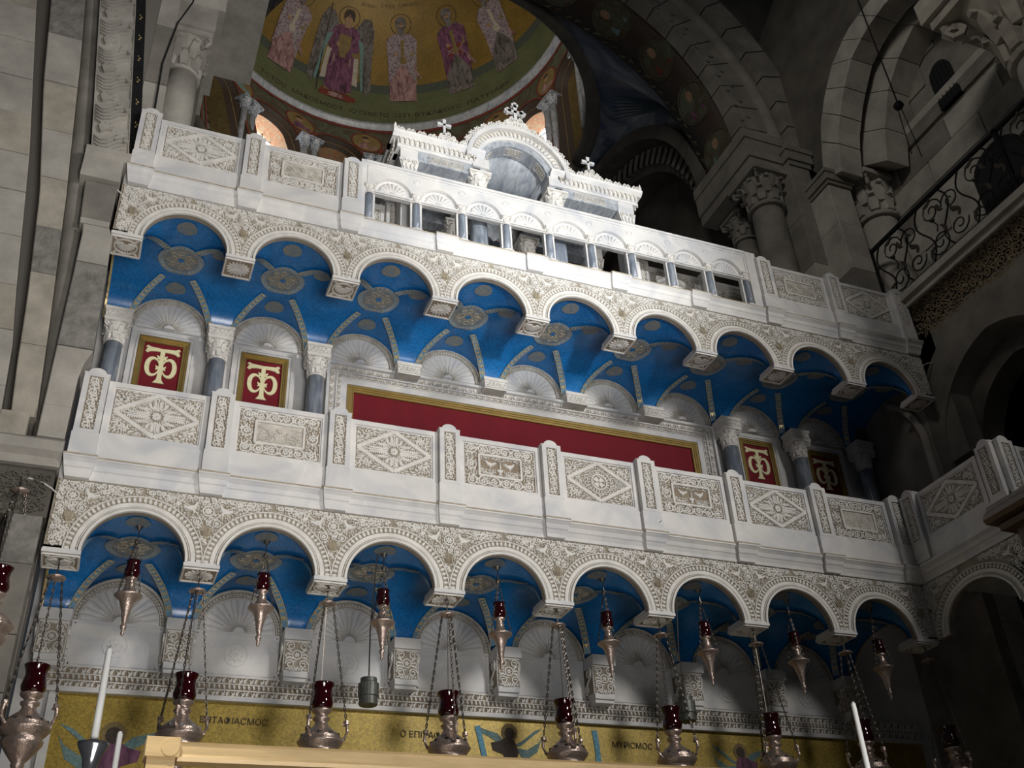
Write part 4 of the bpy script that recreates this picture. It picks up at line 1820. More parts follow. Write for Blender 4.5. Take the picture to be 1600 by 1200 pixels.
for x0, x1, xc in ((XL - .04, cx0 - RA - .22, 3.09), (cx0 + RA + .22, XR + .04, 4.90)):
    N_ = int((x1 - x0) / .058)
    path = [(x0 + (x1 - x0) * (i + .5) / N_, ZC1, 0, 1) for i in range(N_)]
    crest(path, lambda i, N_=N_, x0=x0, x1=x1, xc=xc: .065 + .035 * math.exp(-((x0 + (x1 - x0) * (i + .5) / N_ - xc) / .14) ** 2))
    for k, hh in ((-.06, .075), (.06, .075), (0, .12)):
        ribbon(cr, spiral((xc + k, ZC1 + hh), .042, 1.3, PI / 2, 1 if k < 0 else -1, 12), .018, .025, mp=mpc)
    cr.box(x0, x1, yf - .055, yf + .02, ZC1 - .005, ZC1 + .018)
na = 34
path = [(cx0 + (RA + .25) * math.cos(PI * .93 - PI * .86 * i / (na - 1)), ZA + (RA + .25) * math.sin(PI * .93 - PI * .86 * i / (na - 1)),
         math.cos(PI * .93 - PI * .86 * i / (na - 1)), math.sin(PI * .93 - PI * .86 * i / (na - 1))) for i in range(na)]
crest(path, lambda i: .07 + .05 * math.exp(-((i - na / 2 + .5) / 3.5) ** 2))
for k, hh in ((-.09, .1), (.09, .1), (-.04, .16), (.04, .16)):
    ribbon(cr, spiral((cx0 + k, ZA + RA + .25 + hh - .03), .05, 1.3, PI / 2, 1 if k < 0 else -1, 12), .02, .025, mp=mpc)
for x in (XL - .04, XR + .04):
    leaf(cr, (x, ZC1), (x, ZC1 + .11), 0, .05, .02, mp=mpc)
stuff(cr.obj('cresting', CARVE, can))


def cross_mesh(h, w, t, trefoil=False):
    mb = MB()
    mb.box(-t / 2, t / 2, -t / 2, t / 2, 0, h)
    mb.box(-w / 2, w / 2, -t / 2, t / 2, h * .58, h * .58 + t)
    for x, z in ((-w / 2, h * .58 + t / 2), (w / 2, h * .58 + t / 2), (0, h)):
        if trefoil:
            for dx, dz in ((-.7, 0), (.7, 0), (0, .7), (0, -.7)):
                mb.lathe([(t * .55, -t / 2), (t * .55, t / 2)], 10, (x + dx * t * .8, 0, z + dz * t * .8), axis='y')
        else:
            mb.box(x - t * .68, x + t * .68, -t * .52, t * .52, z - t * .68, z + t * .68)
    return mb.mesh('cross', WHITE)


put(cross_mesh(.19, .125, .03), 'cross', can, (3.065, yf - .03, 10.45))
put(cross_mesh(.19, .125, .03), 'cross', can, (4.885, yf - .03, 10.45))
put(cross_mesh(.33, .19, .042, True), 'cross', can, (3.965, yf - .03, 10.90))
# beams with carved tablets, ceilings of the side bays
for x0, x1 in ((XL + .18, 3.50), (4.43, XR - .18)):
    mb = MB()
    mb.box(x0, x1, yb_ - .1, yb_ + .05, ZB, ZC0)
    mb.obj('architrave_beam', GREYLT, can)
    mb = MB()
    mb.box(x0, x1, yf, yf + .16, ZB, ZC0)
    b = mb.obj('architrave_beam', GREYLT, can)
    mb = MB()
    xm, w = (x0 + x1) / 2, .20
    for p in range(4):
        q = [(xm - w, ZB + .03), (xm + w, ZB + .03), (xm + w, ZC0 - .02), (xm - w, ZC0 - .02)]
        bar(mb, q[p], q[(p + 1) % 4], .012, .008, mp=lambda u, v, h: (u, yf - h, v))
    scroll_fill(mb, lambda u, v: abs(u - xm) < w - .012 and ZB + .04 < v < ZC0 - .03, (xm - w + .02, xm + w, ZB + .055, ZC0), .022, .008, 0, 6, mp=lambda u, v, h: (u, yf - h, v), w=.010)
    stuff(mb.obj('carved_tablet', RELIEF, b))
    mb = MB()
    mb.box(x0, x1, yf + .1, yb_, ZC0, ZC0 + .05)
    mb.obj('bay_ceiling', GREYLT, can)
for x in (3.49, 4.44):
    mb = MB()
    mb.box(x - .08, x + .08, yf, yb_ + .05, ZB + .06, ZC0 + .02)
    mb.obj('side_beam', GREYLT, can)
# columns and corner piers
ccap = capital_mesh(.088, .125, .25).mesh('capital', CARVE)
csh = shaft_mesh(.095, ZB + .06 - .27 - AZ, GREY)
for x in (3.49, 4.44):
    for y in (yf + .09, yb_ - .05):
        o = bpy.data.objects.new('canopy_column', None)
        C.objects.link(o)
        o.parent = can
        o.location = (x, y, AZ)
        put(cached('ccb', lambda: base_mesh(.095, .10)), 'base', o)
        put(csh, 'shaft', o, (0, 0, .02))
        put(ccap, 'capital', o, (0, 0, ZB + .06 - .25 - AZ))
for x in (2.66, 5.34):
    for y in (yf + .09, yb_ - .05):
        mb = MB()
        mb.box(x - .085, x + .085, y - .085, y + .085, AZ, ZB - .17)
        mb.box(x - .10, x + .10, y - .10, y + .10, ZB - .02, ZC0)
        mb.prism([(x - .085, ZB - .17), (x + .085, ZB - .17), (x + .115, ZB - .02), (x - .115, ZB - .02)], y - .11, y + .11, axis='y')
        p = mb.obj('corner_pier', WHITE, can)
        mb = MB()
        for (du, sgn) in ((0, 1),):
            mpk = lambda u, v, h, x=x, y=y: (x + u, y - .10 - h, v)
            for sx in (-1, 1):
                ribbon(mb, spiral((sx * .07, ZB - .06), .035, 1.3, PI / 2, sx, 10), .014, .03, mp=mpk)
                for k in range(2):
                    leaf(mb, (sx * (.02 + .04 * k), ZB - .17), (sx * (.03 + .045 * k), ZB - .085), .1, .03, .026, mp=mpk)
            rosette(mb, (0, ZB - .05), .025, 6, .026, mp=mpk)
        mb.obj('leaf_capital', CARVE, p)

# ================================================================== left pier
wl = struct('wall_left')
MATB = [STONE, STONE2, STONE, STONE2, STONE3]


def interp(poly, z):
    P = sorted(poly, key=lambda p: p[1])
    zs = [p[1] for p in P]
    xs = [p[0] for p in P]
    if z < zs[0]:
        return xs[0] + (xs[1] - xs[0]) / (zs[1] - zs[0]) * (z - zs[0])
    if z > zs[-1]:
        return xs[-1] + (xs[-1] - xs[-2]) / (zs[-1] - zs[-2]) * (z - zs[-1])
    return float(np.interp(z, zs, xs))


def strip_blocks(parent, lft, rgt, y0, y1, joints, mats=None, name='stone_block', gap=.0035, seed=1):
    R = random.Random(seed)
    for k in range(len(joints) - 1):
        a, b = joints[k] + gap, joints[k + 1] - gap
        mb = MB()
        yy = y0 + R.uniform(-.006, .006)
        n = 4
        V = []
        for i in range(n + 1):
            z = a + (b - a) * i / n
            xl, xr = interp(lft, z), interp(rgt, z)
            V += [(xl, yy + .006, z), (xl + .008, yy, z), (xr - .008, yy, z), (xr, yy + .006, z), (xr, y1, z), (xl, y1, z)]
        F = []
        for i in range(n):
            for j in range(6):
                F.append((i * 6 + j, i * 6 + (j + 1) % 6, i * 6 + 6 + (j + 1) % 6, i * 6 + 6 + j))
        F += [tuple(range(6)), tuple(range(n * 6 + 5, n * 6 - 1, -1))]
        mb.add(V, F)
        m = mats[k % len(mats)] if mats else R.choice([STONE, STONE2, STONE])
        mb.obj(name, m, parent)


Ar = [(-1.46, 12.2), (-1.26, 10.71), (-.94, 8.73), (-.74, 7.15), (-.66, 6.62), (-.60, 5.75)]
Bl = [(-1.38, 12.2), (-1.18, 10.74), (-1.03, 9.56), (-.81, 8.22), (-.69, 7.09), (-.64, 6.46), (-.57, 5.75)]
Br = [(-1.05, 12.2), (-.85, 10.89), (-.74, 9.95), (-.62, 8.76), (-.57, 8.29), (-.45, 6.89), (-.385, 6.07), (-.36, 5.75)]
Cl = [(-.88, 12.2), (-.72, 10.95), (-.45, 8.78)]
Cr = [(-.54, 12.2), (-.385, 11.1), (-.12, 8.8)]
Al = [(x - 1.6, z) for x, z in Ar]
jA = [5.78, 6.22, 6.75, 7.2, 7.72, 8.22, 8.66, 9.15, 9.62, 10.12, 10.6, 11.1, 11.6, 12.2]
strip_blocks(wl, Al, [(x - .02, z) for x, z in Ar], .04, .3, jA, [STONE, STONE, STONE2, STONE], seed=3)
jB = [5.95, 6.62, 7.35, 7.85, 8.42, 9.0, 9.62, 10.28, 10.95, 11.6, 12.2]
strip_blocks(wl, [(x + .03, z) for x, z in Bl], Br, 0.0, .3, jB, [STONE2, STONE2, STONE3, STONE2, STONE, STONE2, STONE, STONE3, STONE, STONE2], seed=5)
mb = MB()
mb.box(-3.2, -.16, .22, .5, 0, 14)
mb.obj('pier_core', MORTAR, wl)
# roll moulding beside strip B
mb = MB()
mb.smooth = True
zz = np.linspace(5.75, 12.2, 20)
mb.tube([((interp(Br, z) + .075), .10, z) for z in zz], .085, 10)
mb.obj('roll_moulding', STONEDK, wl)  # darker stone puts the shade of the groove into the colour
# plain pilaster beside the balconies with its cap
Dl = [(-.34, 5.75), (-.36, 7.84), (-.46, 8.45)]
Dr = [(-.14, 5.75), (-.14, 6.46), (-.07, 6.52), (-.09, 7.2), (-.12, 7.82), (-.15, 7.9), (-.15, 8.45)]
strip_blocks(wl, Dl, Dr, -.06, .25, [5.76, 6.05, 6.62, 7.05, 7.5, 7.92], [STONE, STONE, STONE3, STONE3, STONE], seed=8)
strip_blocks(wl, [(-.40, 7.9), (-.44, 8.45)], [(-.16, 7.9), (-.16, 8.45)], -.05, .25, [7.93, 8.0, 8.44], [STONE, STONEDK], seed=8)
mb = MB()
mb.box(-.49, -.15, -.10, .25, 8.45, 8.70)
mb.prism([(-.10, 8.70), (-.13, 8.74), (-.13, 8.80), (-.03, 8.82), (.25, 8.82), (.25, 8.70)], -.49, -.10)
mb.obj('pilaster_cap', STONE, wl)
# carved acanthus pilaster
ac = MB()
strip_pts = np.linspace(8.82, 12.2, 12)
V = []
for z in strip_pts:
    V += [(interp(Cl, z), -.03, z), (interp(Cr, z), -.03, z), (interp(Cr, z), .22, z), (interp(Cl, z), .22, z)]
F = []
for i in range(len(strip_pts) - 1):
    for k in range(4):
        F.append((i * 4 + k, i * 4 + (k + 1) % 4, i * 4 + 4 + (k + 1) % 4, i * 4 + 4 + k))
ac.add(V, F)
acp = ac.obj('acanthus_pilaster', STONE, wl)
cv = MB()


def mpa(u, v, h):
    return (interp(Cl, v) + u * (interp(Cr, v) - interp(Cl, v)), -.03 - h, v)


def rib_uv(pts, w, h):
    """ribbon in (0..1, z); width in metres"""
    P = np.asarray(pts, float)
    P[:, 0] *= .30
    ribbon(cv, P, w, h, 0, mp=lambda u, v, hh: mpa(u / .30, v, hh))


z = 8.80
un = 0.40
while z < 12.3:
    t = np.linspace(0, 1, 12)
    for j in range(5):                                       # long swept lobes
        o = .044 * j
        yv = np.interp(t, [0, .2, .45, .7, 1], [o + .03, o - .005, o + .015, o + .085, o + .125])
        rib_uv(np.c_[.06 + (.87 - .04 * j) * t, z + yv], (.008 + .026 * np.sin(PI * (.06 + .85 * t))) * (1 if j % 2 == 0 else .75), .030)
    for j in range(6):                                       # fan of the upturned leaf
        b = 2.5 - .42 * j
        p0 = np.array([.22, z + .275])
        L_ = .40 if 1 < j < 5 else .26
        q = np.array([p0[0] + L_ * math.cos(b) * .8 + .12, p0[1] + .13 * math.sin(b)])
        m_ = (p0 + q) / 2 + np.array([0, .02])
        rib_uv([tuple(p0), tuple(m_), tuple(q)], [.010, .030, .012], .030)
    for j in range(4):
        rib_uv([(.60 + .02 * j, z + .20 + .03 * j), (.78 + .03 * j, z + .25 + .03 * j), (.95, z + .255 + .035 * j)], [.012, .028, .010], .032)
    ribbon(cv, spiral((.90 * .30, z + .20), .020, 1, 0, 1, 8), .020, .045, 0, mp=lambda u, v, hh: mpa(u / .30, v, hh))
    z += un
for u in (.015, .985):
    rib_uv([(u, zz_) for zz_ in strip_pts], .010, .02)
stuff(cv.obj('acanthus_carving', STONE, acp))
# dark inlaid strip and grey wall beyond
mb = MB()
V = []
for z in strip_pts:
    a = interp(Cr, z) + .005
    V += [(a, .0, z), (a + .10, .06, z), (a + .10, .3, z), (a, .3, z)]
mb.add(V, F)
ip = mb.obj('inlaid_strip', INLAY, wl)
mb = MB()
for z in np.arange(9.0, 12, .31):
    a = interp(Cr, z) + .05
    for i in range(3):
        mb.lathe([(.010, 0), (.006, .003)], 7, (a + .012 * math.sin(i * 2.1), .03 - .006, z + .03 * i), axis='y')
mb.obj('gold_dots', GOLDM, ip)
strip_blocks(wl, [(-.16, 8.7), (-.55, 12.3)], [(.10, 8.7), (.02, 12.3)], .32, .7, [8.7, 9.55, 10.3, 11.2, 12.3], [STONEDK, STONE], seed=2)
# black cable up the corner
mb = MB()
mb.tube([(.02, .30, 8.9), (.0, .30, 9.8), (-.02, .3, 10.6), (.05, .3, 11.3), (.16, .3, 11.7), (.2, .3, 12.3)], .009, 6)
o = mb.obj('cable', BLACK)
o['label'] = 'thin black cable running up the left pier beside the half column'
o['category'] = 'cable'
# half column with a carved capital under the big arch
hc = thing('column', 'pale stone half column with leaf capital at left under the great arch', 'column', (.17, 1.0, 8.7))
put(shaft_mesh(.20, 2.5, STONE), 'shaft', hc)
put(capital_mesh(.185, .25, .62).mesh('capital', STONE), 'capital', hc, (0, 0, 2.48))
mb = MB()
mb.box(-.30, .28, -.30, 1.05, 3.10, 3.50)
mb.prism([(-.30, 3.50), (-.38, 3.62), (-.40, 3.90), (1.06, 3.90), (1.06, 3.50)], -.36, .36)
mb.box(-.36, .84, -.30, 1.06, 3.90, 4.12)
mb.obj('impost_block', STONE, hc)
hc2 = thing('column', 'slim bluish marble shaft behind the left half column', 'column', (.62, 1.75, 8.9))
put(shaft_mesh(.085, 1.9, GREY), 'shaft', hc2)
put(capital_mesh(.08, .12, .25).mesh('capital', GREYLT), 'capital', hc2, (0, 0, 1.85))

# lower left: ledge, carved frieze, plain pilasters
mb = MB()
mb.prism([(.25, 5.52), (-.05, 5.52), (-.07, 5.58), (-.12, 5.62), (-.13, 5.70), (-.08, 5.74), (.25, 5.75)], -3, -.13)
mb.obj('ledge', STONE, wl)
mb = MB()
mb.box(-.62, -.42, -.06, .2, 5.75, 5.95)
mb.box(-3, -.62, -.02, .2, 5.75, 5.80)
mb.obj('pier_base', STONE2, wl)
mb = MB()
mb.box(-3, -.15, .0, .25, 5.12, 5.52)
fz = mb.obj('carved_block', DARKSTONE, wl)
mb = MB()
for i in range(3):
    xm = -.45 - .75 * i
    for s_ in (-1, 1):
        bar(mb, (xm, 5.48), (xm + s_ * .27, 5.30), .02, .015)
        bar(mb, (xm, 5.15), (xm + s_ * .27, 5.30), .02, .015)
    scroll_fill(mb, lambda u, v: abs(u - xm) < .36 and u < -.17 and 5.15 < v < 5.5, (xm - .33, xm + .34, 5.18, 5.5), .035, .014, 0, 3, w=.014)
stuff(mb.obj('frieze_carving', DARKSTONE, fz))
strip_blocks(wl, [(-.40, 2), (-.40, 5.1)], [(-.17, 2), (-.17, 5.1)], -.06, .25, [2, 2.6, 3.2, 3.8, 4.2, 4.72, 5.1], [STONEDK, STONEDK, STONE3], seed=4)
strip_blocks(wl, [(-2.0, 2), (-2.0, 5.1)], [(-.47, 2), (-.47, 5.1)], .06, .25, [2, 2.8, 3.5, 4.1, 4.6, 5.1], [STONEDK, STONE3, DARKSTONE], seed=4)

# ================================================================== great arch beyond the balcony
ga = struct('wall_far')
ACX, ACZ = 4.5, 12.8


def arch_ring(parent, name, r0, r1, y0, y1, a0, a1, nvo, m, c=(ACX, ACZ), seed=1, gap=.003, mats=None):
    """voussoirs, each an object of its own"""
    for k in range(nvo):
        b0 = a0 + (a1 - a0) * k / nvo + gap
        b1 = a0 + (a1 - a0) * (k + 1) / nvo - gap
        mb = MB()
        arch_prism(mb, r0, r1, y0, y1, 4, b0, b1, c)
        mb.obj(name, mats[k % len(mats)] if mats else m, parent)


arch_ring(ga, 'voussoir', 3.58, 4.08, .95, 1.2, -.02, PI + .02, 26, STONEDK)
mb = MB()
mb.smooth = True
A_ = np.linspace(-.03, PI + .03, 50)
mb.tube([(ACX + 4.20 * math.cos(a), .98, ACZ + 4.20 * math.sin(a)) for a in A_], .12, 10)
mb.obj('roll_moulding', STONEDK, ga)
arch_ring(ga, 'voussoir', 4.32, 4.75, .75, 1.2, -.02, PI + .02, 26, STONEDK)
# crescents cut on the arch face
mb = MB()
for a in np.arange(.08, 1.5, .085):
    for q in (-1, 1):
        r = 3.74 + .07 * q
        c = (ACX + r * math.cos(a + q * .012), ACZ + r * math.sin(a + q * .012))
        ring_ribbon(mb, c, .035, .02, .012, 0, PI * 1.1, PI * 1.9, 6, mp=lambda u, v, h: (u, .95 - h, v))
stuff(mb.obj('crescent_carving', DARKSTONE, ga))
# wall around the arch
mb = MB()
na = 48
V = []
for i in range(na + 1):
    a = PI * i / na
    c, s_ = math.cos(a), math.sin(a)
    t = min(9.0 / abs(c) if abs(c) > 1e-6 else 99, 8.5 / s_ if s_ > 1e-6 else 99)
    V += [(ACX + 4.5 * c, 1.15, ACZ + 4.5 * s_), (ACX + t * c, 1.15, ACZ + t * s_)]
mb.add(V, [(2 * i, 2 * i + 1, 2 * i + 3, 2 * i + 2) for i in range(na)])
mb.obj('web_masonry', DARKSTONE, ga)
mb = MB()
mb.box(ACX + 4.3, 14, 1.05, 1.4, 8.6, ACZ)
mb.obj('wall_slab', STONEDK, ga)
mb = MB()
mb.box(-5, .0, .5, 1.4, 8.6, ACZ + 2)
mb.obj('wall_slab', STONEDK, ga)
# mosaic soffit
mb = MB()
mb.smooth = True
arch_prism(mb, 3.62, 3.9, 1.15, 2.05, 40, c=(ACX, ACZ))
sf_ = mb.obj('mosaic_soffit', MOSDARK, ga)
for k, a in enumerate((.14, .42, .70, .98, 1.26, 1.57, 1.88, 2.2)):
    def mpm(u, v, h, a=a):
        b = a + v / 3.6
        return (ACX + (3.615 - h) * math.cos(b), 1.58 + u, ACZ + (3.615 - h) * math.sin(b))
    mb = MB()
    ring_ribbon(mb, (0, 0), .34, .03, .01, n=24, mp=mpm)
    o = mb.obj('medallion_ring', MOSBROWN, sf_)
    mb = MB()
    poly_relief(mb, [(.32 * math.cos(PI * i / 10), .32 * math.sin(PI * i / 10)) for i in range(20)], .004, mp=mpm, inset=.98)
    mb.obj('medallion_ground', MOSBROWN, sf_)
    mb = MB()
    poly_relief(mb, [(-.2, -.24), (.2, -.24), (.16, -.02), (.06, .04), (-.06, .04), (-.16, -.02)], .008, mp=mpm)
    mb.obj('mosaic_bust', (MOSTEAL, MOSPURPLE, MOSRED)[k % 3], o)
    mb = MB()
    poly_relief(mb, [(.08 * math.cos(PI * i / 6), .13 + .11 * math.sin(PI * i / 6)) for i in range(12)], .012, mp=mpm)
    mb.obj('mosaic_head', MOSSKIN, o)
mb = MB()
for k in range(60):
    a = .02 + k * .052

    def mpm2(u, v, h, a=a):
        b = a + v / 3.6
        return (ACX + (3.615 - h) * math.cos(b), 1.58 + u, ACZ + (3.615 - h) * math.sin(b))
    for u in (-.40, .40):
        leaf(mb, (u - .03, -.05), (u + .03, .06), .4 if k % 2 else -.4, .04, .006, mp=mpm2)
stuff(mb.obj('soffit_border', MOSBROWN, sf_))

# ================================================================== dome, drum, pendentives
dm = struct('ceiling')
LC, LR, LZ = (4.55, 5.75), 3.36, 17.0
UC, UR, UZ = (3.80, 5.90), 4.13, 21.2


def low_r(a):                                            # the lower ring is drawn out a little towards the left
    return LR * (1.0 + (0.34 * math.cos(a) ** 2 if math.cos(a) < 0 else 0.0))


def drum_pt(a, z, off=0.0):
    t = (z - LZ) / (UZ - LZ)
    off = off + (low_r(a) - LR) * (1 - t)
    cx, cy, r = LC[0] + (UC[0] - LC[0]) * t, LC[1] + (UC[1] - LC[1]) * t, LR + (UR - LR) * t + off
    return (cx + r * math.cos(a), cy + r * math.sin(a), z)


# lower ring moulding
mb = MB()
mb.smooth = True
mb.tube([(LC[0] + (low_r(a) + .02) * math.cos(a), LC[1] + (low_r(a) + .02) * math.sin(a), LZ) for a in np.linspace(0, 2 * PI, 60)], .16, 10)
mb.obj('ring_moulding', DARKSTONE, dm)
# pale marble ring under the dome
mb = MB()
mb.smooth = True
mb.lathe([(UR + .05, UZ - .20), (UR - .03, UZ - .19), (UR - .05, UZ - .13), (UR - .12, UZ - .08), (UR - .13, UZ), (UR + .1, UZ + .02)], 72, (UC[0], UC[1], 0), cap=False)
mb.obj('marble_ring', GREYLT, dm)
# drum: 15 bays, each with an arched window recess
NB_ = 15
ST = math.radians(24)
A0 = math.radians(95.0)                                   # centre of one window
WZ, WR = 19.75, .62                                       # springing and radius of the window heads (m)


def bay_uv(ac, u, z, off=0.0):
    t = (z - LZ) / (UZ - LZ)
    r = LR + (UR - LR) * t
    return drum_pt(ac - u / r, z, off)


for k in range(NB_):
    ac = A0 - k * ST
    mb = MB()
    n_ = 20
    hw = ST / 2
    V = []
    # the wall round the opening: arch part
    for i in range(n_ + 1):
        a = PI * i / n_
        u, z = WR * math.cos(a), WZ + WR * .95 * math.sin(a)
        rr = LR + (UR - LR) * (z - LZ) / (UZ - LZ)
        tmax = 9
        c, s_ = math.cos(a), math.sin(a)
        half = hw * (LR + (UR - LR) * (WZ + .7 - LZ) / (UZ - LZ))
        tt = min(half / abs(c) if abs(c) > 1e-6 else 9, (UZ - .1 - WZ) / s_ if s_ > 1e-6 else 9)
        V.append(bay_uv(ac, u, z))
        zo = WZ + tt * s_
        uo = tt * c
        V.append(bay_uv(ac, uo, zo, 0.0))
    F = [(2 * i, 2 * i + 1, 2 * i + 3, 2 * i + 2) for i in range(n_)]
    mb.add(V, F)
    for sx in (-1, 1):                                   # corners and jamb strips
        half = hw * (LR + (UR - LR) * (WZ + .7 - LZ) / (UZ - LZ))
        mb.add([bay_uv(ac, sx * half * 1.02, UZ - .1), bay_uv(ac, sx * half * 1.02, WZ + .5), bay_uv(ac, sx * half * .45, UZ - .1)], [(0, 1, 2)])
        mb.grid(lambda a, b, sx=sx: bay_uv(ac, sx * (WR + (half * 1.02 - WR) * a), LZ + .1 + (WZ - LZ - .1) * b), 2, 5)
    bay = mb.obj('drum_bay', MOSBROWN, dm)
    # stepped arch bands and reveal
    for j, (r0, r1, o0, o1, m) in enumerate(((WR - .0, WR + .055, -.02, -.02, MOSRED), (WR - .10, WR, .0, .12, MOSDARK), (WR - .125, WR - .10, .12, .12, MOSOCHRE), (WR - .22, WR - .125, .12, .22, MOSDARK))):
        b = MB()
        V = []
        for i in range(n_ + 1):
            a = PI * i / n_
            V += [bay_uv(ac, r0 * math.cos(a), WZ + r0 * .95 * math.sin(a), o1), bay_uv(ac, r1 * math.cos(a), WZ + r1 * .95 * math.sin(a), o0)]
        low_ = LZ + .3
        V = [bay_uv(ac, r0, low_, o1), bay_uv(ac, r1, low_, o0)] + V + [bay_uv(ac, -r0, low_, o1), bay_uv(ac, -r1, low_, o0)]
        b.add(V, [(2 * i, 2 * i + 1, 2 * i + 3, 2 * i + 2) for i in range(n_ + 2)])
        b.obj('arch_band', m, bay)
    b = MB()
    V = []
    rv = WR - .22
    outl = [(rv, LZ + .3)] + [(rv * math.cos(PI * i / n_), WZ + rv * .95 * math.sin(PI * i / n_)) for i in range(n_ + 1)] + [(-rv, LZ + .3)]
    for u, z in outl:
        V += [bay_uv(ac, u, z, .22), bay_uv(ac, u, z, .75)]
    b.add(V, [(2 * i, 2 * i + 1, 2 * i + 3, 2 * i + 2) for i in range(len(outl) - 1)])
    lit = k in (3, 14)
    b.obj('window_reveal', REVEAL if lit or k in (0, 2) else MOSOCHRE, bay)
    # glazing
    wn = MB()
    V = [bay_uv(ac, u * 1.05, z, .70) for u, z in outl]
    wn.add(V, [tuple(range(len(V)))])
    w = bpy.data.objects.new('window_%d' % (k + 1), None)
    C.objects.link(w)
    w['kind'] = 'structure'
    wn.obj('pane', SKYPANE if lit else MOSGREY, w)
    bars = MB()
    for u in (-.2, 0, .2):
        bars.tube([bay_uv(ac, u, z, .66) for z in (LZ + .6, WZ + .36)], .014, 4)
    for z in np.arange(LZ + .8, WZ + .4, .30):
        bars.tube([bay_uv(ac, u, z, .66) for u in (-rv, 0, rv)], .012, 4)
    bars.obj('glazing_bars', INLAY, w)
    # paired colonnettes between the windows
    for du in (-.12, .12):
        am = ac - ST / 2
        cm = MB()
        cm.smooth = True
        p = bay_uv(am, du, WZ - .35, -.02)
        cm.lathe([(.085, LZ + .3), (.08, WZ - .35)], 10, (p[0], p[1], 0))
        cc = cm.obj('colonnette', GREYLT, bay)
        put(cached('drumcap', lambda: capital_mesh(.085, .16, .30, 6).mesh('capital', GREYLT)), 'capital', cc, (p[0], p[1], WZ - .36), am)
    # medallion between the window heads
    am = ac - ST / 2
    md_ = lambda u, v, h, am=am: bay_uv(am, u, 20.42 + v, -.01 - h)
    b = MB()
    poly_relief(b, [(.36 * math.cos(PI * i / 12), .36 * math.sin(PI * i / 12)) for i in range(24)], .006, mp=md_, inset=.98)
    mo = b.obj('drum_medallion', MOSOCHRE, bay)
    b = MB()
    ring_ribbon(b, (0, 0), .36, .05, .012, n=24, mp=md_)
    b.obj('red_ring', MOSRED, mo)
    b = MB()
    poly_relief(b, [(-.22, -.26), (.22, -.26), (.22, -.12), (.10, -.02), (-.10, -.02), (-.22, -.12)], .012, mp=md_, inset=.96)
    b.obj('mosaic_bust', (MOSPINK, MOSTEAL, MOSPURPLE)[k % 3], mo)
    b = MB()
    poly_relief(b, [(.16 * math.cos(PI * i / 8), .12 + .16 * math.sin(PI * i / 8)) for i in range(16)], .008, mp=md_, inset=.97)
    b.obj('mosaic_halo', MOSGOLD, mo)
    b = MB()
    poly_relief(b, [(.085 * math.cos(PI * i / 8), .11 + .11 * math.sin(PI * i / 8)) for i in range(16)], .014, mp=md_, inset=.95)
    b.obj('mosaic_head', MOSSKIN, mo)
    b = MB()
    poly_relief(b, [(.09 * math.cos(PI * i / 8), .145 + .10 * math.sin(PI * i / 8)) for i in range(9)], .018, mp=md_, inset=.95)
    b.obj('mosaic_hair', MOSDARK, mo)
# red line below the ring
mb = MB()
V = []
for i in range(73):
    a = 2 * PI * i / 72
    V += [drum_pt(a, UZ - .30, -.012), drum_pt(a, UZ - .18, -.012)]
mb.add(V, [(2 * i, 2 * i + 1, 2 * i + 3, 2 * i + 2) for i in range(72)])
mb.obj('red_band', MOSRED, dm)


# dome shell in three bands
def dome_pt(a, e, off=0.0):
    r = UR - .02 - off
    return (UC[0] + r * math.cos(e) * math.cos(a), UC[1] + r * math.cos(e) * math.sin(a), UZ + r * math.sin(e))


D = math.radians
for e0, e1, m, nm in ((0, 14.5, MOSGREEN, 'green_ground_band'), (14.5, 18, MOSDKGREEN, 'dark_green_band'), (18, 90, MOSGOLD, 'gold_dome')):
    mb = MB()
    mb.smooth = True
    mb.grid(lambda u, v: dome_pt(2 * PI * u, D(e0 + (e1 - e0) * v)), 72, 3 if e1 < 30 else 14)
    mb.obj(nm, m, dm)


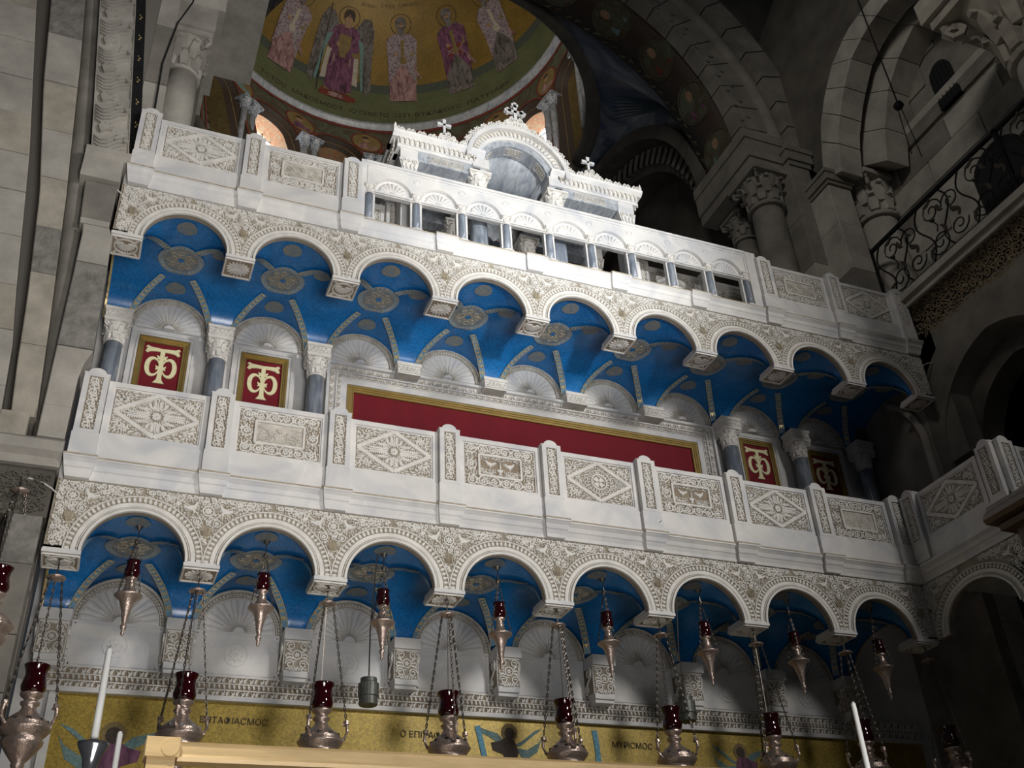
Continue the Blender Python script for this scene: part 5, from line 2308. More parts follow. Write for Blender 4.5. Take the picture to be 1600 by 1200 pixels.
def saint(phi, robe, over, hair, kind, h=2.32):
    """standing figure laid in mosaic on the dome; local u sideways, v up along the meridian (metres)"""
    root = bpy.data.objects.new('mosaic_figure', None)
    C.objects.link(root)
    root.parent = dm
    e0 = D(11.5)

    def P(nm, pts, m, off, sub=None):
        mb = MB()
        Q = []
        n = len(pts)
        for i in range(n):
            p, q = np.array(pts[i], float), np.array(pts[(i + 1) % n], float)
            k = max(1, int(np.hypot(*(q - p)) * h / .35))
            for j in range(k):
                Q.append(p + (q - p) * j / k)
        V = []
        for u, v in Q:
            e = e0 + v * h / UR
            V.append(dome_pt(phi - u * h / (UR * math.cos(min(e, 1.3))), e, off))
        c = np.mean(Q, 0)
        e = e0 + c[1] * h / UR
        V.append(dome_pt(phi - c[0] * h / (UR * math.cos(min(e, 1.3))), e, off))
        mb.add(V, [(i, (i + 1) % len(Q), len(Q)) for i in range(len(Q))])
        return mb.obj(nm, m, root)
    ell = lambda cx, cy, rx, ry, n=16: [(cx + rx * math.cos(2 * PI * i / n), cy + ry * math.sin(2 * PI * i / n)) for i in range(n)]
    P('halo_rim', ell(0, .90, .118, .118, 20), MOSDARK, .010)
    P('halo', ell(0, .90, .110, .110, 20), MOSGOLD, .016)
    if kind == 'angel':
        for sx in (-1, 1):
            P('wing', [(sx * .10, .80), (sx * .16, .92), (sx * .24, .93), (sx * .30, .80), (sx * .33, .5), (sx * .36, .12), (sx * .30, .02), (sx * .24, .4), (sx * .20, .66)], MOSGREY, .018)
            P('wing_lining', [(sx * .12, .76), (sx * .21, .74), (sx * .235, .45), (sx * .28, .10), (sx * .255, .08), (sx * .21, .34), (sx * .185, .6)], MOSTEAL, .022)
            P('mantle', [(sx * .12, .55), (sx * .18, .5), (sx * .21, .13), (sx * .13, .15)], MOSWHITE, .020)
        P('cushion', [(-.20, -.03), (-.17, .02), (.1, .0), (.2, -.02), (.22, -.07), (.14, -.09), (-.12, -.075), (-.2, -.07)], MOSRED, .018)
        P('cushion_top', [(-.14, -.03), (-.1, .0), (.08, -.02), (.14, -.05), (.02, -.07), (-.12, -.06)], MOSPINK, .022)
        P('staff', [(-.215, .98), (-.205, .98), (-.225, -.05), (-.235, -.05)], MOSDARK, .030)
        P('orb', ell(.15, .52, .055, .055), MOSOCHRE, .034)
    P('robe', [(-.15, 0), (.15, 0), (.145, .3), (.13, .5), (.165, .60), (.16, .74), (.09, .80), (-.09, .80), (-.16, .74), (-.165, .58), (-.13, .5), (-.145, .3)], robe, .024)
    if kind == 'angel':
        P('gold_stole', [(-.035, .02), (.035, .02), (.035, .50), (.09, .60), (.075, .74), (-.075, .74), (-.09, .6), (-.035, .5)], MOSOCHRE, .030)
        for sx in (-1, 1):
            P('sleeve', [(sx * .11, .77), (sx * .165, .74), (sx * .19, .60), (sx * .15, .50), (sx * .07, .53), (sx * .12, .62)], MOSPURPLE, .033)
            P('cuff', [(sx * .15, .78), (sx * .20, .76), (sx * .195, .69), (sx * .155, .70)], MOSTEAL, .035)
        P('fold', [(.085, .03), (.105, .03), (.10, .45), (.085, .45)], MOSPINK, .031)
        P('fold', [(-.115, .2), (-.085, .04), (-.07, .04), (-.08, .46), (-.10, .46)], MOSPINK, .031)
        P('hem', [(-.15, 0), (.15, 0), (.15, .035), (-.15, .035)], MOSOCHRE, .032)
    else:
        P('under_robe', [(-.13, -.005), (.13, -.005), (.135, .20), (.05, .34), (-.09, .30), (-.13, .16)], MOSPINK, .028)
        P('vestment', [(-.155, .22), (-.10, .30), (.10, .24), (.155, .2), (.16, .55), (.17, .72), (.09, .79), (-.09, .79), (-.17, .7), (-.16, .5)], over, .032)
        P('stole', [(-.03, .12), (.045, .10), (.05, .45), (.03, .78), (-.02, .78), (-.03, .45)], MOSOCHRE if kind != 'stripe' else MOSWHITE, .036)
        P('apron', [(.0, .03), (.085, .02), (.085, .2), (.0, .2)], MOSDARK, .037)
        P('book', [(.05, .55), (.13, .54), (.14, .66), (.06, .67)], MOSOCHRE, .040)
        P('sleeve', [(.13, .44), (.2, .3), (.22, .27), (.2, .26), (.12, .36)], MOSPINK, .038)
        if kind == 'rounds':
            for i in range(5):
                for sx in (-1, 1):
                    P('roundel_ring', ell(sx * .055, .29 + .085 * i, .040, .04, 10), MOSPINK, .040)
                    P('roundel', ell(sx * .055, .29 + .085 * i, .030, .03, 10), MOSRED, .044)
    P('neck', [(-.03, .78), (.03, .78), (.03, .86), (-.03, .86)], MOSSKIN, .040)
    P('face', ell(0, .90, .045, .062), MOSSKIN, .044)
    P('hair', [(-.058, .86), (-.062, .93), (-.04, .975), (0, .985), (.04, .975), (.062, .93), (.058, .86), (.044, .90), (.035, .945), (-.035, .945), (-.044, .90)], hair, .048)
    if kind not in ('angel',):
        P('beard', [(-.045, .885), (-.02, .875), (.02, .875), (.045, .885), (.03, .80), (0, .765), (-.03, .80)], hair, .050)
    P('eyes', [(-.028, .908), (.028, .908), (.028, .901), (-.028, .901)], MOSDARK, .052)
    P('hand', ell(-.06, .58, .03, .025, 8), MOSSKIN, .046)


saint(D(134), MOSPINK, MOSCHECK, MOSGREY, 'stripe')
saint(D(115), MOSPINK, MOSCHECK, MOSGREY, 'stripe')
saint(D(92.5), MOSPURPLE, MOSPURPLE, MOSDARK, 'angel')
saint(D(68.4), MOSPINK, MOSCHECK, MOSGREY, 'plain')
saint(D(46.2), MOSGREY, MOSPURPLE, MOSGREY, 'rounds')
saint(D(26.6), MOSGREY, MOSCHECK, MOSGREY, 'stripe')


def ring_text(s, p0, p1, e, size, m):
    """letters between two bearings p0 > p1 (degrees) round the dome"""
    me_ = []

    def f0(u, v):
        me_.append(u)
        return Vector((u, v, 0))
    o = text_mesh(s, size, m, 'ring_letters', f0, dm)
    w = max(me_) - min(me_)
    um = (max(me_) + min(me_)) / 2
    k = D(p0 - p1) * UR * math.cos(D(e)) / w
    for v in o.data.vertices:
        ee = D(e) + v.co.y / UR
        v.co = dome_pt(D((p0 + p1) / 2) - (v.co.x - um) * k / (UR * math.cos(D(e))), ee, .012)


ring_text('ΤϹΤΟϹ', 121, 110.5, 4.2, .17, MOSDARK)
ring_text('ΜΑΚΟΕΜΟϹΤ', 108.2, 89.6, 4.3, .17, MOSDARK)
ring_text('ΙΟ ΓΕΝΕΤΟ', 87.3, 73.6, 4.5, .17, MOSDARK)
ring_text('ΙΞΠ', 71.2, 66.2, 4.5, .17, MOSDARK)
ring_text('ΒΥΚΛΚΟΥϹ', 64.2, 47.3, 4.5, .17, MOSDARK)
ring_text('ΠΑΤΡΙΑΡΧ', 45.0, 27.0, 4.3, .17, MOSDARK)
ring_text('ΡΙΧΑΗΛ', 88.0, 81.2, 45.6, .11, MOSDARK)
ring_text('Ο ΑΓΙΟϹ', 78.2, 70.9, 46.2, .11, MOSDARK)
ring_text('ϹΩΦΡΟΝΙΟϹ', 69.2, 58.0, 46.6, .11, MOSDARK)

# pendentives: blue mosaic between the great arch, the side arch and the ring
mb = MB()
mb.smooth = True


def pend(u, v):
    a = u * PI / 2
    p = Vector((ACX + 3.72 * math.cos(a), 2.02, 12.75 + 3.72 * math.sin(a)))
    b = -PI / 4 - u * PI / 4
    q = Vector((LC[0] + LR * math.cos(b), LC[1] + LR * math.sin(b), LZ))
    r = p.lerp(q, v)
    d = Vector((r.x - 4.5, r.y - 5.7, 0))
    k = 1 + .12 * math.sin(PI * v)
    return (4.5 + d.x * k, max(2.02, 5.7 + d.y * k), r.z)


mb.grid(pend, 20, 12)


def pend2(u, v):
    a = u * PI / 2
    p = Vector((8.22, 5.72 - 3.70 * math.cos(a), 12.75 + 3.70 * math.sin(a)))
    b = -PI / 4 + u * PI / 4
    q = Vector((LC[0] + LR * math.cos(b), LC[1] + LR * math.sin(b), LZ))
    r = p.lerp(q, v)
    d = Vector((r.x - 4.5, r.y - 5.7, 0))
    k = 1 + .12 * math.sin(PI * v)
    return (min(8.22, 4.5 + d.x * k), 5.7 + d.y * k, r.z)


mb.grid(pend2, 20, 12)
pd = mb.obj('pendentive', MOSBLUE, dm)
mb = MB()
for i in range(7):                                       # reeds and drapery strokes of the mosaic
    u0 = .10 + .035 * i
    pts = [Vector(pend2(min(1, .18 + .02 * i + .25 * t * (.4 + .1 * i)), .25 + .6 * t)) for t in np.linspace(0, 1, 8)]
    mb.tube([p + (Vector((4.5, 5.7, p.z)) - p).normalized() * .03 for p in pts], .03, 4, [1, 1, .9, .8, .7, .5, .4, .2])
stuff(mb.obj('reed_mosaic', mat('dark_teal_mosaic', (.02, .05, .06), .7), pd))
# side arch with dentils, in the right-hand wall of the domed bay
sa = struct('wall_side')


def xarch(mb, x0, x1, r0, r1, c=(5.72, 12.75), a0=0, a1=PI, n=36):
    V = []
    for i in range(n + 1):
        a = a0 + (a1 - a0) * i / n
        co, si = math.cos(a), math.sin(a)
        V += [(x0, c[0] + r0 * co, c[1] + r0 * si), (x0, c[0] + r1 * co, c[1] + r1 * si), (x1, c[0] + r1 * co, c[1] + r1 * si), (x1, c[0] + r0 * co, c[1] + r0 * si)]
    F = []
    for i in range(n):
        for k in range(4):
            k2 = (k + 1) % 4
            F.append((i * 4 + k, i * 4 + 4 + k, i * 4 + 4 + k2, i * 4 + k2))
    mb.add(V, F)


mb = MB()
xarch(mb, 8.05, 9.2, 3.5, 3.75)
xarch(mb, 8.45, 9.2, 3.0, 3.5)
mb.obj('arch_ring', DARKSTONE, sa)
mb = MB()
for i in range(44):
    a = PI * (i + .5) / 44
    xarch(mb, 8.33, 8.46, 3.12, 3.42, a0=a - .02, a1=a + .02, n=1)
stuff(mb.obj('dentils', STONEDK, sa))
mb = MB()
mb.box(9.0, 9.3, 1.2, 10, 8, 17)
mb.obj('wall_slab', DARKSTONE, sa)
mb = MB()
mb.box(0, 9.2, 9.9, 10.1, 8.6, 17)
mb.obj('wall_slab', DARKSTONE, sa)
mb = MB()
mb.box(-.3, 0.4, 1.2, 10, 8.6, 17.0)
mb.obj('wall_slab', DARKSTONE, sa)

# ================================================================== right-hand clustered pier
wr = struct('wall_right')


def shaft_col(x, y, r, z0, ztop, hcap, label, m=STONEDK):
    t = thing('column', label, 'column', (x, y, z0))
    put(shaft_mesh(r, ztop - hcap - z0 + .02, m), 'shaft', t)
    mb = MB()
    mb.lathe([(r * 1.15, 0), (r * 1.2, .03), (r * 1.1, .06)], 18)
    mb.obj('collar', m, t, (0, 0, ztop - hcap - z0 - .03))
    put(capital_mesh(r * .95, r * 1.35, hcap).mesh('capital', m), 'capital', t, (0, 0, ztop - hcap - z0))
    return t


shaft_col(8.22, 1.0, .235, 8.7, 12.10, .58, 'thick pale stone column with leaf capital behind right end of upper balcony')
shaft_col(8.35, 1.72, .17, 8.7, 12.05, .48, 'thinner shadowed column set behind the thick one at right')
shaft_col(9.57, .36, .27, 8.7, 11.78, .66, 'stone column with leaf capital right behind the iron railing end', STONE)
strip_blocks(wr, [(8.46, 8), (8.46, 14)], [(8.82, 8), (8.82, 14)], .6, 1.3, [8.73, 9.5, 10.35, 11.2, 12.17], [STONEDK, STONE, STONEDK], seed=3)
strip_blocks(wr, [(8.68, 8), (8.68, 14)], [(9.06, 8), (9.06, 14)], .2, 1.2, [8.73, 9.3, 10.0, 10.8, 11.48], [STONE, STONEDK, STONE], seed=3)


def impost(x0, x1, y0, y1, z0, z1):
    mb = MB()
    mb.box(x0, x1, y0, y1, z0, z0 + (z1 - z0) * .25)
    mb.box(x0 - .03, x1 + .03, y0 - .03, y1, z0 + (z1 - z0) * .25, z0 + (z1 - z0) * .75)
    mb.box(x0 - .05, x1 + .05, y0 - .05, y1, z0 + (z1 - z0) * .75, z1)
    return mb.obj('impost', STONEDK, wr)


impost(8.47, 8.85, .58, 1.3, 12.18, 12.52)
impost(8.67, 9.08, .18, 1.2, 11.50, 11.74)
impost(9.28, 9.9, .06, 1.0, 11.78, 12.12)
impost(7.9, 8.5, .72, 2.1, 12.10, 12.80)

# ribs of the blind arches above the gallery


def rib(name, pts, wpts, depth, axis_n, m, nb=10):
    """bar between two edge curves given as 3D points, pushed back by depth along axis_n, cut in blocks"""
    L = [Vector(p) for p in pts]
    Rr = [Vector(p) for p in wpts]

    def samp(Q, t):
        k = t * (len(Q) - 1)
        i = min(int(k), len(Q) - 2)
        return Q[i].lerp(Q[i + 1], k - i)
    d = Vector(axis_n) * depth
    for b in range(nb):
        t0, t1 = b / nb + .0012, (b + 1) / nb - .0012
        mb = MB()
        V = []
        for t in (t0, (t0 + t1) / 2, t1):
            a, c = samp(L, t), samp(Rr, t)
            V += [a, c, c + d, a + d]
        F = []
        for i in range(2):
            for k in range(4):
                F.append((i * 4 + k, i * 4 + (k + 1) % 4, i * 4 + 4 + (k + 1) % 4, i * 4 + 4 + k))
        F += [(0, 1, 2, 3), (11, 10, 9, 8)]
        mb.add(V, F)
        mb.obj(name, m, wr)


def xz_y(pts, y):
    return [(x, y, z) for x, z in pts]


def at_x(x, pts):
    return [(x, y, z) for y, z in pts]


BO = [(.37, 11.74), (.16, 12.58), (-.08, 12.99), (-.39, 13.34), (-.80, 13.57), (-1.37, 13.60), (-1.9, 13.42), (-2.5, 12.95), (-2.95, 12.3), (-3.15, 11.7)]
BI = [(.02, 11.60), (-.12, 12.18), (-.39, 12.67), (-.74, 13.07), (-1.09, 13.22), (-1.60, 13.27), (-2.0, 13.10), (-2.4, 12.75), (-2.7, 12.25), (-2.85, 11.7)]
CO = [(.36, 12.10), (.32, 12.75), (.10, 13.35), (-.25, 13.80), (-.65, 14.05), (-1.2, 14.15), (-1.8, 14.0), (-2.4, 13.6), (-2.9, 12.95), (-3.15, 12.1)]
CI = [(-.36, 11.60), (-.50, 12.09), (-.75, 12.59), (-1.08, 12.88), (-1.49, 13.09), (-1.92, 12.90), (-2.34, 12.50), (-2.55, 12.1), (-2.62, 11.9), (-2.65, 11.7)]
rib('rib_block', at_x(8.80, BO), at_x(8.80, BI), .36, (1, 0, 0), STONE, 12)
rib('rib_block', at_x(9.28, CO), at_x(9.28, CI), .37, (1, 0, 0), STONE, 9)
mb = MB()                                                # masonry above the outer rib
mb.add([p for y, z in BO for p in ((8.92, y, z), (8.92, y + (y + 1.35) * .8, z + 2.6))], [(2 * i, 2 * i + 1, 2 * i + 3, 2 * i + 2) for i in range(len(BO) - 1)])
mb.obj('web_masonry', DARKSTONE, wr)
# blind wall behind the ribs, with the small dark window
mb = MB()
mb.box(9.67, 10.3, -6, 3.0, 11.9, 17)
mb.obj('wall_slab', STONEDK, wr)
for r_ in range(8):                                      # courses of the blind wall
    z0 = 12.1 + .42 * r_
    y = -4.2 + (.35 if r_ % 2 else 0)
    while y < .9:
        if not (y < -1.10 and y + .68 > -1.52 and z0 < 12.6):
            mb = MB()
            mb.box(9.65, 9.68, y, y + .68, z0, z0 + .412)
            mb.obj('stone_block', STONEDK if rng.random() < .8 else STONE3, wr)
        y += .70
mb = MB()
n_ = 12
pts = [(-1.50, 11.9), (-1.14, 11.9)] + [(-1.32 + .18 * math.cos(PI * i / n_), 12.42 + .22 * math.sin(PI * i / n_)) for i in range(n_ + 1)]
mb.prism(pts, 9.63, 9.72)
mb.obj('window_opening', BLACK, wr)
mb = MB()
for s in np.linspace(-1.46, -1.18, 5):
    mb.tube([(9.62, s, 11.95), (9.62, s, 12.55)], .007, 5)
mb.obj('window_bars', IRON, wr)
# string course above the gallery, and wall below it
mb = MB()
mb.prism([(9.95, 11.84), (9.74, 11.86), (9.70, 11.93), (9.72, 11.99), (9.62, 12.06), (9.60, 12.16), (9.66, 12.20), (9.95, 12.22)], -6, .25, axis='y')
mb.obj('string_course', STONE, wr)
mb = MB()
mb.box(9.74, 10, -6, .25, 8.6, 11.86)
mb.obj('wall_slab', STONE, wr)
for r_ in range(6):
    z0 = 9.55 + .385 * r_
    y = -4.4 + (.5 if r_ % 2 else 0)
    while y < .0:
        if not (-2.8 < y < -1.0 and z0 < 10.9):
            mb = MB()
            mb.box(9.715, 9.75, y, y + .93, z0, z0 + .375)
            mb.obj('stone_block', [STONE, STONEDK][int(rng.random() * 2)], wr)
        y += .95
mb = MB()
pts = [(-1.15, 9.4), (-1.15, 10.55)] + [(-1.55 + .40 * math.cos(PI * i / 12), 10.55 + .32 * math.sin(PI * i / 12)) for i in range(1, 12)] + [(-1.95, 10.55), (-1.95, 9.4)]
mb.prism(pts, 9.69, 9.76)
d_ = mb.obj('doorway_opening', BLACK, wr)

# gallery ledge with carved cove, and the wall with the pointed arch below it
mb = MB()
mb.box(9.0, 9.9, -6, .05, 9.30, 9.40)
mb.box(9.06, 9.9, -6, .05, 9.22, 9.30)
led = mb.obj('gallery_ledge', STONE, wr)
mb = MB()


def cove(u, v):
    return (9.10 + .26 * math.sin(v * PI / 2), -6 + 6.0 * u, 9.22 - .50 * (1 - math.cos(v * PI / 2)))


mb.grid(lambda u, v: cove(u, v), 30, 6)
cvb = mb.obj('carved_cove', DARKSTONE, wr)
mb = MB()


def mpv(u, v, h):
    p = cove(u / 6.0, v / .62)
    return (p[0] - h * .8, p[1], p[2] - h * .5)


scroll_fill(mb, lambda u, v: 0.02 < v < .60, (2.0, 6.0, .05, .60), .055, .03, 0, 12, mp=mpv, w=.022)
stuff(mb.obj('cove_carving', mat('brown_stained_stone', (.26, .20, .125), .95, var=.3, scale=8), cvb))
# arch in the wall below: rings of voussoirs in the plane x = 9.3
wy, wz = -.88, 7.22


def ptd(a, r, k=.16):
    """slightly pointed arch"""
    s_ = 1 if math.cos(a) >= 0 else -1
    return (wy - s_ * r * k + (r * (1 + k)) * math.cos(a), wz + r * (1 + k) * math.sin(a) * .97)


def ptd_outline(r, n=20):
    k = .16
    amax = math.acos(k / (1 + k))
    A = [amax * i / n for i in range(n + 1)]
    right = [ptd(a, r) for a in A]
    left = [(2 * wy - y, z) for y, z in right[::-1]]
    return right + left[1:]


o1, o2 = ptd_outline(1.07), ptd_outline(1.52)
nv = 10
R = random.Random(5)
per = len(o1) // nv
for k in range(0, len(o1) - 1, 4):
    a, b = k, min(k + 4, len(o1) - 1)
    mb = MB()
    V = []
    for i in range(a, b + 1):
        V += [(9.30, *o1[i]), (9.30, *o2[i]), (9.62, *o2[i]), (9.62, *o1[i])]
    F = []
    for i in range(b - a):
        for q in range(4):
            F.append((i * 4 + q, i * 4 + (q + 1) % 4, i * 4 + 4 + (q + 1) % 4, i * 4 + 4 + q))
    F += [(0, 1, 2, 3), ((b - a) * 4 + 3, (b - a) * 4 + 2, (b - a) * 4 + 1, (b - a) * 4)]
    mb.add(V, F)
    ob = mb.obj('voussoir', R.choice([STONE, STONEDK, STONEDK]), wr)
    ob.scale = (1, 1, 1)
o3, o4 = ptd_outline(.82), ptd_outline(1.10)
mb = MB()
V = []
for i in range(len(o3)):
    V += [(9.62, *o3[i]), (9.62, *o4[i]), (9.95, *o4[i]), (9.95, *o3[i])]
F = []
for i in range(len(o3) - 1):
    for q in range(4):
        F.append((i * 4 + q, i * 4 + (q + 1) % 4, i * 4 + 4 + (q + 1) % 4, i * 4 + 4 + q))
mb.add(V, F)
mb.obj('inner_arch', DARKSTONE, wr)
# jambs and wall around
for y0, y1 in ((wy + 1.07, 1.5), (-6, wy - 1.07)):
    z = 4.0
    while z < 7.2:
        mb = MB()
        mb.box(9.30, 9.62, y0, y1, z, min(z + .62, 7.21))
        mb.obj('stone_block', R.choice([STONE, STONEDK]), wr)
        z += .63
mb = MB()
V = []
for i, (y, z) in enumerate(o2):
    c, s_ = (y - wy), z - wz
    t = min((3.0 / abs(c)) if abs(c) > 1e-4 else 99, (1.75 / s_) if s_ > 1e-4 else 99)
    V += [(9.32, y, z), (9.32, wy + c * t, wz + s_ * t)]
mb.add(V, [(2 * i, 2 * i + 1, 2 * i + 3, 2 * i + 2) for i in range(len(o2) - 1)])
mb.box(9.32, 9.6, -.1, 2.0, 7.2, 9.2)
mb.box(9.34, 9.6, -8, -2.6, 7.2, 9.25)
mb.obj('spandrel_wall', STONEDK, wr)
mb = MB()
mb.box(11.5, 11.6, -6, 3, 3, 9.3)
mb.obj('passage_back', BLACK, wr)
# the nave wall carries on towards the viewer
mb = MB()
mb.box(9.32, 9.9, -14, -3.6, 0, 7.3)
mb.box(9.32, 9.6, -3.6, 1.5, 0, 4.0)
mb.obj('wall_slab', STONEDK, wr)
# end wall between the balconies and the right wall
mb = MB()
mb.box(9.14, 9.4, .2, 2.0, 2.0, 8.6)
mb.obj('wall_slab', STONEDK, wr)
mb = MB()
mb.smooth = True
mb.tube([(9.12, .30, z) for z in (5.6, 6.6, 7.3, 7.6)] + [(9.12, .36, 7.85), (9.12, .52, 8.1), (9.12, .72, 8.25)], .05, 10)
mb.obj('rounded_jamb', STONE, wr)  # pale tube stands in for the lit edge of the end wall

# iron railing on the gallery
rl = thing('railing', 'black wrought iron railing with scrolls and leaves on the right gallery', 'railing', (9.08, 0, 9.42))
mb = MB()
mb.box(-.022, .022, -4.0, .22, .92, .965)
mb.obj('top_rail', IRON, rl)
mb = MB()
mb.box(-.014, .014, -4.0, .22, .03, .055)
mb.obj('bottom_rail', IRON, rl)
mb = MB()
mb.box(-.025, .025, .19, .24, -.25, .97)
mb.box(-.022, .022, -2.08, -2.03, .0, .97)
mb.tube([(0, .22, .95)] + [(0, .27 + .05 * math.sin(a), .96 + .05 - .05 * math.cos(a)) for a in np.linspace(0, 4.6, 10)], .012, 5)
mb.tube([(0, .26, .90), (0, .30, .84), (0, .30, .55)], .008, 5)
stuff(mb.obj('end_post', IRON, rl))


def sc(mb, pts, r=.011):
    mb.tube([(0, y, z) for y, z in pts], r, 5)


for k in range(6):
    y0 = .17 - .74 * k
    mb = MB()
    lf_ = MB()
    t = np.linspace(0, 1, 14)
    # tall double bend stems
    sc(mb, np.c_[y0 - .12 - .10 * np.sin(t * 2 * PI), .05 + .87 * t], .012)
    sc(mb, np.c_[y0 - .50 + .10 * np.sin(t * 2 * PI), .05 + .87 * t], .012)
    for (cy, cz, r, a0, d, tn) in ((-.31, .72, .175, PI, -1, 1.5), (-.31, .24, .185, 0, -1, 1.5), (-.62, .66, .15, 0, 1, 1.4), (-.64, .25, .15, PI, 1, 1.4)):
        sc(mb, spiral((y0 + cy, cz), r, tn, a0, d, 18, .18), .010)
    sc(mb, [(y0 - .31, .40), (y0 - .34, .48), (y0 - .29, .58)], .009)
    for (cy, cz, an, s_) in ((-.22, .84, 2.6, .17), (-.42, .74, 4.2, .15), (-.20, .24, 5.2, .17), (-.43, .30, 1.2, .16), (-.60, .56, 4.0, .15), (-.68, .36, 1.4, .15)):
        p = (y0 + cy, cz)
        q = (y0 + cy + s_ * math.cos(an), cz + s_ * math.sin(an))
        leaf(lf_, p, q, .35, .06, .012, mp=lambda u, v, h: (-h, u, v))
    lf_.lathe([(.0, -.03), (.03, -.012), (.034, .01), (.0, .03)], 8, (0, y0 - .285, .60))
    stuff(mb.obj('scroll_bars', IRON, rl))
    stuff(lf_.obj('iron_leaves', IRONLEAF, rl))

# cable and pulley hanging before the right wall
mb = MB()
mb.tube([(8.5, -1.38, 14.6), (8.5, -1.42, 11.3)], .010, 5)
hp = thing('hanging_cable', 'dark cable with a small pulley hanging before the right arches', 'cable', (0, 0, 0))
mb.obj('cable', IRON, hp)
mb = MB()
mb.lathe([(.0, -.05), (.05, -.045), (.06, 0), (.05, .045), (0, .05)], 10, (8.5, -1.42, 11.27), axis='y')
mb.obj('pulley', IRON, hp)
mb = MB()
for d in (-.03, .03):
    mb.tube([(8.5 + d, -1.42, 11.25), (8.5 + d * 2, -1.42, 10.8), (8.5 + d * 2.5, -1.42, 10.4)], .006, 4)
mb.obj('cord', IRON, hp)

# pale weathered capital of a near column, top right corner
nc = thing('column', 'pale weathered column with big leaf capital in top right corner', 'column', (8.92, -3.0, 6.3))
put(shaft_mesh(.30, 10.5, STONE), 'shaft', nc, (0, 0, -6.3))
put(capital_mesh(.30, .60, 1.15, 8).mesh('capital', STONE2), 'capital', nc, (0, 0, 4.15))
mb = MB()
mb.box(-.7, .7, -.7, .7, 5.3, 5.65)
mb.obj('abacus', STONE2, nc)

# wooden canopy edge at the right
wc = thing('wooden_canopy', 'brown polished wooden canopy edge at right side before the side balcony', 'canopy', (5.92, -3.0, 4.52))
mb = MB()
mb.prism([(0, .0), (-.02, .03), (.0, .075), (.03, .10), (.05, .14), (.45, .14), (.45, 0)], -1.4, .10, axis='y')
mb.obj('moulded_edge', WOOD, wc)
mb = MB()
mb.prism([(.06, -.06), (.05, -.02), (.08, .0), (.5, .0), (.5, -.06)], -1.3, .05, axis='y')
mb.obj('lower_moulding', WOOD, wc)
mb = MB()
mb.box(.12, .5, -1.2, -.03, -1.5, -.06)
mb.obj('side_board', WOOD, wc)

# ================================================================== hanging lamps
def lamp_big():
    body = MB()
    body.smooth = True
    body.lathe([(.0, -.43), (.016, -.425), (.022, -.40), (.012, -.375), (.03, -.35), (.045, -.325), (.04, -.31), (.065, -.28), (.10, -.235), (.128, -.195), (.135, -.17), (.118, -.15), (.135, -.135),
                (.165, -.10), (.168, -.085), (.150, -.072), (.155, -.062), (.128, -.03), (.09, .0), (.062, .022), (.048, .045), (.046, .06), (.062, .075), (.064, .088), (.044, .10), (.048, .115), (.072, .132), (.076, .148), (.06, .155)], 24)
    cup = MB()
    cup.smooth = True
    cup.lathe([(.045, .145), (.064, .155), (.080, .178), (.083, .20), (.076, .235), (.068, .27), (.071, .305), (.083, .335), (.087, .345), (.081, .345), (.066, .31), (.06, .2), (.0, .19)], 24)
    return body.mesh('lamp_body', BRONZE), cup.mesh('glass_cup', RUBY)


LB, LCUP = lamp_big()
hm = MB()
P = [(.14, 0, -.09), (.175, 0, -.06), (.195, 0, -.01), (.19, 0, .04), (.172, 0, .05), (.168, 0, .03)]
hm.tube(P, .013, 6)
hm.lathe([(0, -.02), (.022, -.012), (.022, .012), (0, .02)], 8, (.185, 0, .055))
HND = hm.mesh('chain_bracket', BRONZE)
hm = MB()
for k in range(10):
    a = 2 * PI * k / 10
    hm.box(.127 * math.cos(a) - .016, .127 * math.cos(a) + .016, .127 * math.sin(a) - .016, .127 * math.sin(a) + .016, -.060, -.036)
DOTS = hm.mesh('pierced_band', INLAY)


def chain_mesh(p, q, r=.0045, link=.030):
    mb = MB()
    p, q = Vector(p), Vector(q)
    L = (q - p).length
    d = (q - p) / L
    u = d.cross(Vector((0, 1, .1))).normalized()
    w = d.cross(u)
    n = max(4, int(L / link))
    for k in range(n):
        c = p + d * (L * (k + .5) / n)
        a = u if k % 2 else w
        hl = L / n * .62
        P = [c + d * hl * math.cos(t) + a * .0075 * math.sin(t) for t in np.linspace(0, 2 * PI, 7)]
        mb.tube(P, r, 4)
    return mb


def cap_mesh():
    mb = MB()
    mb.smooth = True
    mb.lathe([(.0, .03), (.012, .03), (.02, .012), (.065, .0), (.07, -.008), (.03, -.016), (.012, -.03), (0, -.034)], 16)
    return mb.mesh('chain_cap', BRONZE)


